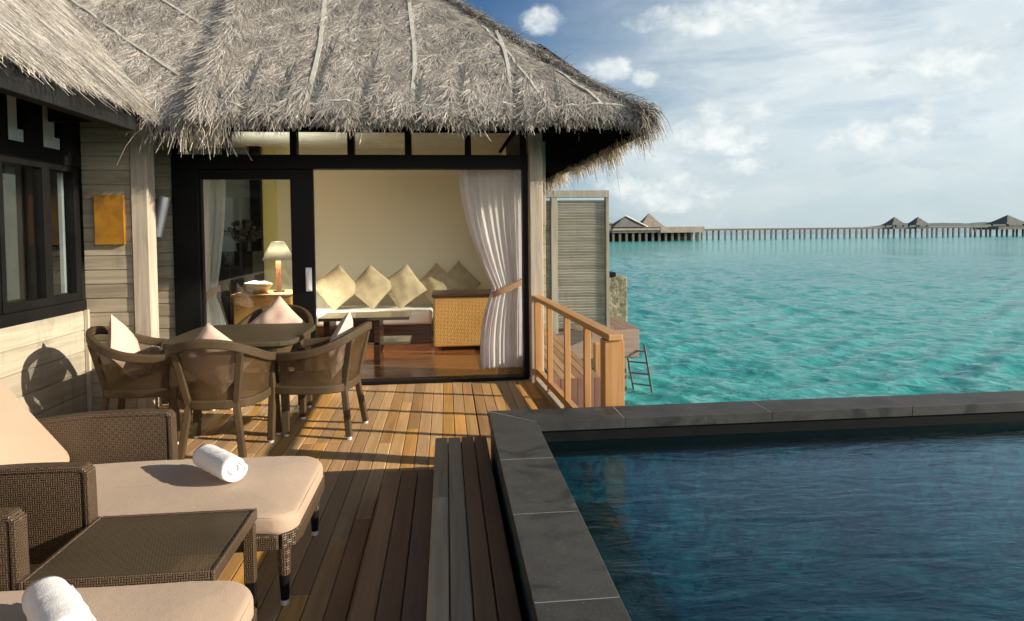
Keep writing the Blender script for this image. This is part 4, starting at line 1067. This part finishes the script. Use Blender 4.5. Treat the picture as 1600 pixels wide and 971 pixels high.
MB().box(-3.15, -2.56, 8.9, 9.4, .02, 1.30).build('body', M['black'], dk, bevel=.006)
MB().box(-2.86, -2.85, 8.885, 8.9, .1, 1.28).build('block_gap', M['darkwood'], dk)
fl = thing('reflection_spray', 'dark spray on top of the black block, part of the reflection stand-in', 'reflection stand-in', (-2.75, 9.1, 1.30))  # spiky dark clump, added as the upper part of that reflection
MB().cyl((0, 0, 0), (0, 0, .12), .06, .08, n=16).build('spray_base', M['black'], fl)
b = MB()
for k in range(60):
    a = random.uniform(0, 6.28); e = random.uniform(.3, 1.4); L = random.uniform(.15, .32); dd = Vector((math.cos(a) * math.cos(e), math.sin(a) * math.cos(e), math.sin(e)))
    p = Vector((0, 0, .1)) + dd * L; b.sweep([(0, 0, .1), p], .006, .006)
    q = dd.to_track_quat('Z', 'Y').to_matrix().to_4x4(); b.box(-.022, .022, -.022, .022, -.02, .03, mtx=Matrix.Translation(p) @ q)
b.build('spray_heads', M['spraydark'], fl)

def curtain(name, label, x0, x1, y_, ztop, zbot, waist_z, wx0, wx1, bx0, bx1, m, folds=9, amp=.035, seed=0):
    r = thing(name, label, 'curtain', (0, 0, 0))
    nu, nv = 150, 60; vs = []
    for j in range(nv + 1):
        v = j / nv; z = ztop + (zbot - ztop) * v; vw = (ztop - waist_z) / (ztop - zbot)
        if v < vw: k = (v / vw); k = k ** 1.9; a = x0 + (wx0 - x0) * k; b_ = x1 + (wx1 - x1) * k
        else: k = ((v - vw) / (1 - vw)); k = math.sin(min(1, k * 1.25) * math.pi / 2) ** .8; a = wx0 + (bx0 - wx0) * k; b_ = wx1 + (bx1 - wx1) * k
        comp = (b_ - a) / (x1 - x0)
        for i in range(nu + 1):
            u = i / nu; uu = u + .012 * math.sin(23 * u + seed) ; ph = 2 * math.pi * folds * uu + .6 * math.sin(2.3 * v + seed + 4 * u)
            am = amp * (.55 + .45 * math.sin(7 * u + seed)) * (.6 + .55 * min(1, 1 / (comp + .4)))
            vs.append((a + (b_ - a) * u + .25 * am * math.sin(2 * ph), y_ + am * math.sin(ph), z))
    fs = [(j * (nu + 1) + i, j * (nu + 1) + i + 1, (j + 1) * (nu + 1) + i + 1, (j + 1) * (nu + 1) + i) for j in range(nv) for i in range(nu)]
    MB().add(vs, fs).build('drape', m, r, smooth=True)
    t_ = MB(); pts = [(wx0 - .015, y_ - .01, waist_z - .07), (wx0 + .03, y_ - .065, waist_z - .05), ((wx0 + wx1) / 2, y_ - .075, waist_z + .0), (wx1, y_ - .05, waist_z + .07), (wx1 + .04, y_ + .02, waist_z + .09)]
    t_.sweep(smoothpath(pts, 5), .012, .06).build('tieback', M['tie'], r)
    return r
curtain('door_curtain', 'mauve white curtain tied back at the right of the open door', .135, .83, 6.92, 2.30, .07, .93, .50, .81, .35, .82, M['curtain'], 9, .04, 1)
curtain('sheer_curtain', 'pale sheer curtain tied back behind the left glass door', -2.52, -2.25, 6.95, 2.3, .09, .89, -2.52, -2.38, -2.52, -2.25, M['sheer'], 4, .03, 3)

# ================================================================ FAR LAGOON
YP = 150.0
def FX(px): return (px - 697) / 1010 * YP / (1 - 0 * px)
# exact world x on plane y=YP for a photo column, from the same lens as the camera (used once to read positions)
import mathutils
_R = cam.matrix_world.to_3x3()
def pt(px, py, Y=YP):
    dv = _R @ Vector(((px - 800) / 1010, -(py - 397) / 1010, -1)); return Vector((0, 0, 1.55)) + dv * (Y / dv.y)
pier = thing('long_pier', 'long low wooden pier on piles across the lagoon', 'pier', (0, 0, 0))
xa, xb = pt(1066, 360).x, pt(1640, 356).x; DZ = 1.35
MB().box(xa, xb, YP, YP + 2.2, DZ - .32, DZ).build('deck', M['farwood'], pier)
MB().box(xa, xb, YP + .02, YP + .08, DZ + .001, DZ + .12).build('curb', M['farrail'], pier)
pm = None; x = xa + .5
pil = MB().box(-.17, .17, 0, .34, SEA - .6, DZ - .321); cap_ = None
first = None
while x < xb:
    if first is None:
        first = pil.build('pile', M['farwood'], pier); first.location = (x, YP + .1, 0)
    else:
        o = first.copy(); COL.objects.link(o); o.parent = pier; o.location = (x + random.uniform(-.16, .16), YP + .1 + random.uniform(-.3, .3), 0); o.rotation_euler = (0, random.uniform(-.02, .02), 0)
    x += 1.46
def hip_roof(hw, hd, h, flare=.0, top=0.0):
    mb = MB(); n = 6; rings = []
    for i in range(n + 1):
        t = i / n; k = 1 - t; k = k * (1 + flare * (-t * (1 - t)) * 1.6); rings.append([(-hw * k - top * t, -hd * k, h * t), (hw * k + top * t, -hd * k, h * t), (hw * k + top * t, hd * k, h * t), (-hw * k - top * t, hd * k, h * t)])
    vs = [v for r in rings for v in r]; fs = [(i * 4 + j, i * 4 + (j + 1) % 4, (i + 1) * 4 + (j + 1) % 4, (i + 1) * 4 + j) for i in range(n) for j in range(4)]; fs.append((3, 2, 1, 0)); mb.add(vs, fs); return mb
def gazebo(px_c, px_l, px_r, py_top, py_eave, label, mroof, Y=YP, walls=False):
    c_ = pt(px_c, py_eave, Y); hw = (pt(px_r, py_eave, Y).x - pt(px_l, py_eave, Y).x) / 2; zt = pt(px_c, py_top, Y).z
    g_ = thing('pier_gazebo', label, 'pavilion', (c_.x, Y + 1.1, DZ), group='small thatched pavilions on the pier')
    ez = c_.z - DZ
    hip_roof(hw, hw, zt - c_.z, .35).build('roof', mroof, g_).location = (0, 0, ez)
    for sx in (-1, 1):
        for sy in (-1, 1): MB().box(sx * hw * .62 - .13, sx * hw * .62 + .13, sy * hw * .62 - .13, sy * hw * .62 + .13, -.4, ez + .3).build('post', M['farwood'], g_)
    MB().box(-hw * .8, hw * .8, -hw * .8, hw * .8, -.42, .05).build('platform', M['farwood'], g_)
    return g_
gazebo(1402, 1390, 1416, 339, 352, 'left pavilion of the close pair on the distant pier', M['farroof_grey'])
gazebo(1439, 1427, 1453, 339, 352, 'right pavilion of the close pair on the distant pier', M['farroof_grey'])
g3 = gazebo(1580, 1559, 1600, 336, 350.5, 'larger pavilion at the right end of the distant pier', M['farroof_grey'])
a, b_ = pt(1545, 362).x, pt(1650, 362).x
MB().box(a - g3.location.x, b_ - g3.location.x, -4, 4, -.8, -.05).build('terrace', M['farwood'], g3)
# far villas at the left end
def far_villa(px_c, px_l, px_r, py_top, py_eave, label, mroof, Y, ridge=0, capm=None, wz=(0, 0)):
    c_ = pt(px_c, py_eave, Y); L_ = pt(px_l, py_eave, Y).x; R_ = pt(px_r, py_eave, Y).x; zt = pt(px_c, py_top, Y).z; hw = (R_ - L_) / 2; cx = (L_ + R_) / 2
    g_ = thing('far_villa', label, 'villa', (cx, Y + hw, DZ), group='thatched villas at the far end of the pier')
    ez = c_.z - DZ
    rf = hip_roof(hw, hw * .9, zt - c_.z, .2).build('roof', mroof, g_); rf.location = (0, 0, ez)
    if capm:
        h_ = zt - c_.z; cp = MB(); cp.sweep([(0, -.05, h_ + .02), (hw * .98, -hw * .88, .08)], .9, .15); cp.build('ridge_cap', capm, rf)
    wl_ = MB(); wl_.box(-hw * .8, hw * .8, -hw * .7, hw * .7, 0, ez + .05); wo = wl_.build('wall', M['farwood'], g_)
    for k in (-.5, 0, .5): MB().box(k * hw - .35, k * hw + .35, -hw * .7 - .03, -hw * .7, .15, max(.4, ez - .15)).build('window', M['farrail'], g_)
    return g_
far_villa(989, 958, 1013, 337, 355, 'grey thatched far villa with a pale roof edge', M['farroof_grey'], 146, capm=M['farroof_pale'])
far_villa(1016, 1000, 1041, 333, 355.5, 'brown thatched far villa with the highest roof', M['farroof'], 152)
far_villa(944, 925, 960, 340, 350, 'far villa half hidden behind the louvred screen', M['farroof'], 145, capm=None)
pf_ = thing('villa_terrace', 'timber terrace on piles carrying the far villas', 'terrace', (0, 0, 0))
xa2, xb2 = pt(940, 362).x, pt(1072, 362).x
MB().box(xa2, xb2, 140, 160, .75, 1.3).build('terrace_deck', M['farwood'], pf_)
r_ = MB(); r_.box(pt(1010, 360).x, xb2 + .3, 139.7, 139.9, .7, 2.0); r_.box(xa2, pt(1010, 360).x, 139.75, 139.9, 1.3, 1.75); r_.build('parapet', M['farrail'], pf_)
x = xa2 + .3
pl_ = MB().box(-.25, .25, 0, .5, SEA - .6, .749); f0 = None
while x < xb2:
    if f0 is None: f0 = pl_.build('pile', M['farwood'], pf_); f0.location = (x, 140.3, 0)
    else: o = f0.copy(); COL.objects.link(o); o.parent = pf_; o.location = (x, 140.3, 0)
    x += 1.5
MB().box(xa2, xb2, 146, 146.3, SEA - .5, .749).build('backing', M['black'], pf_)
# low island on the horizon
V = []; n = 160; xl, xr_ = pt(1362, 351, 1600).x, pt(1900, 345, 1600).x
for i in range(n + 1):
    t = i / n; x = xl + (xr_ - xl) * t; hgt = (7.0 + 5.0 * float(vn(x * .02, 1.0, 1)) + 2.2 * float(vn(x * .09, 3.0, 1))) * min(1, t * 14 + .15)
    V += [(x, 1600, SEA), (x, 1602, SEA + hgt), (x, 1640, SEA + hgt * .9), (x, 1660, SEA)]
fs = [(i * 4 + j, (i + 1) * 4 + j, (i + 1) * 4 + j + 1, i * 4 + j + 1) for i in range(n) for j in range(3)]
tag(MB().add(V, fs).build('island', M['island']), kind='structure')
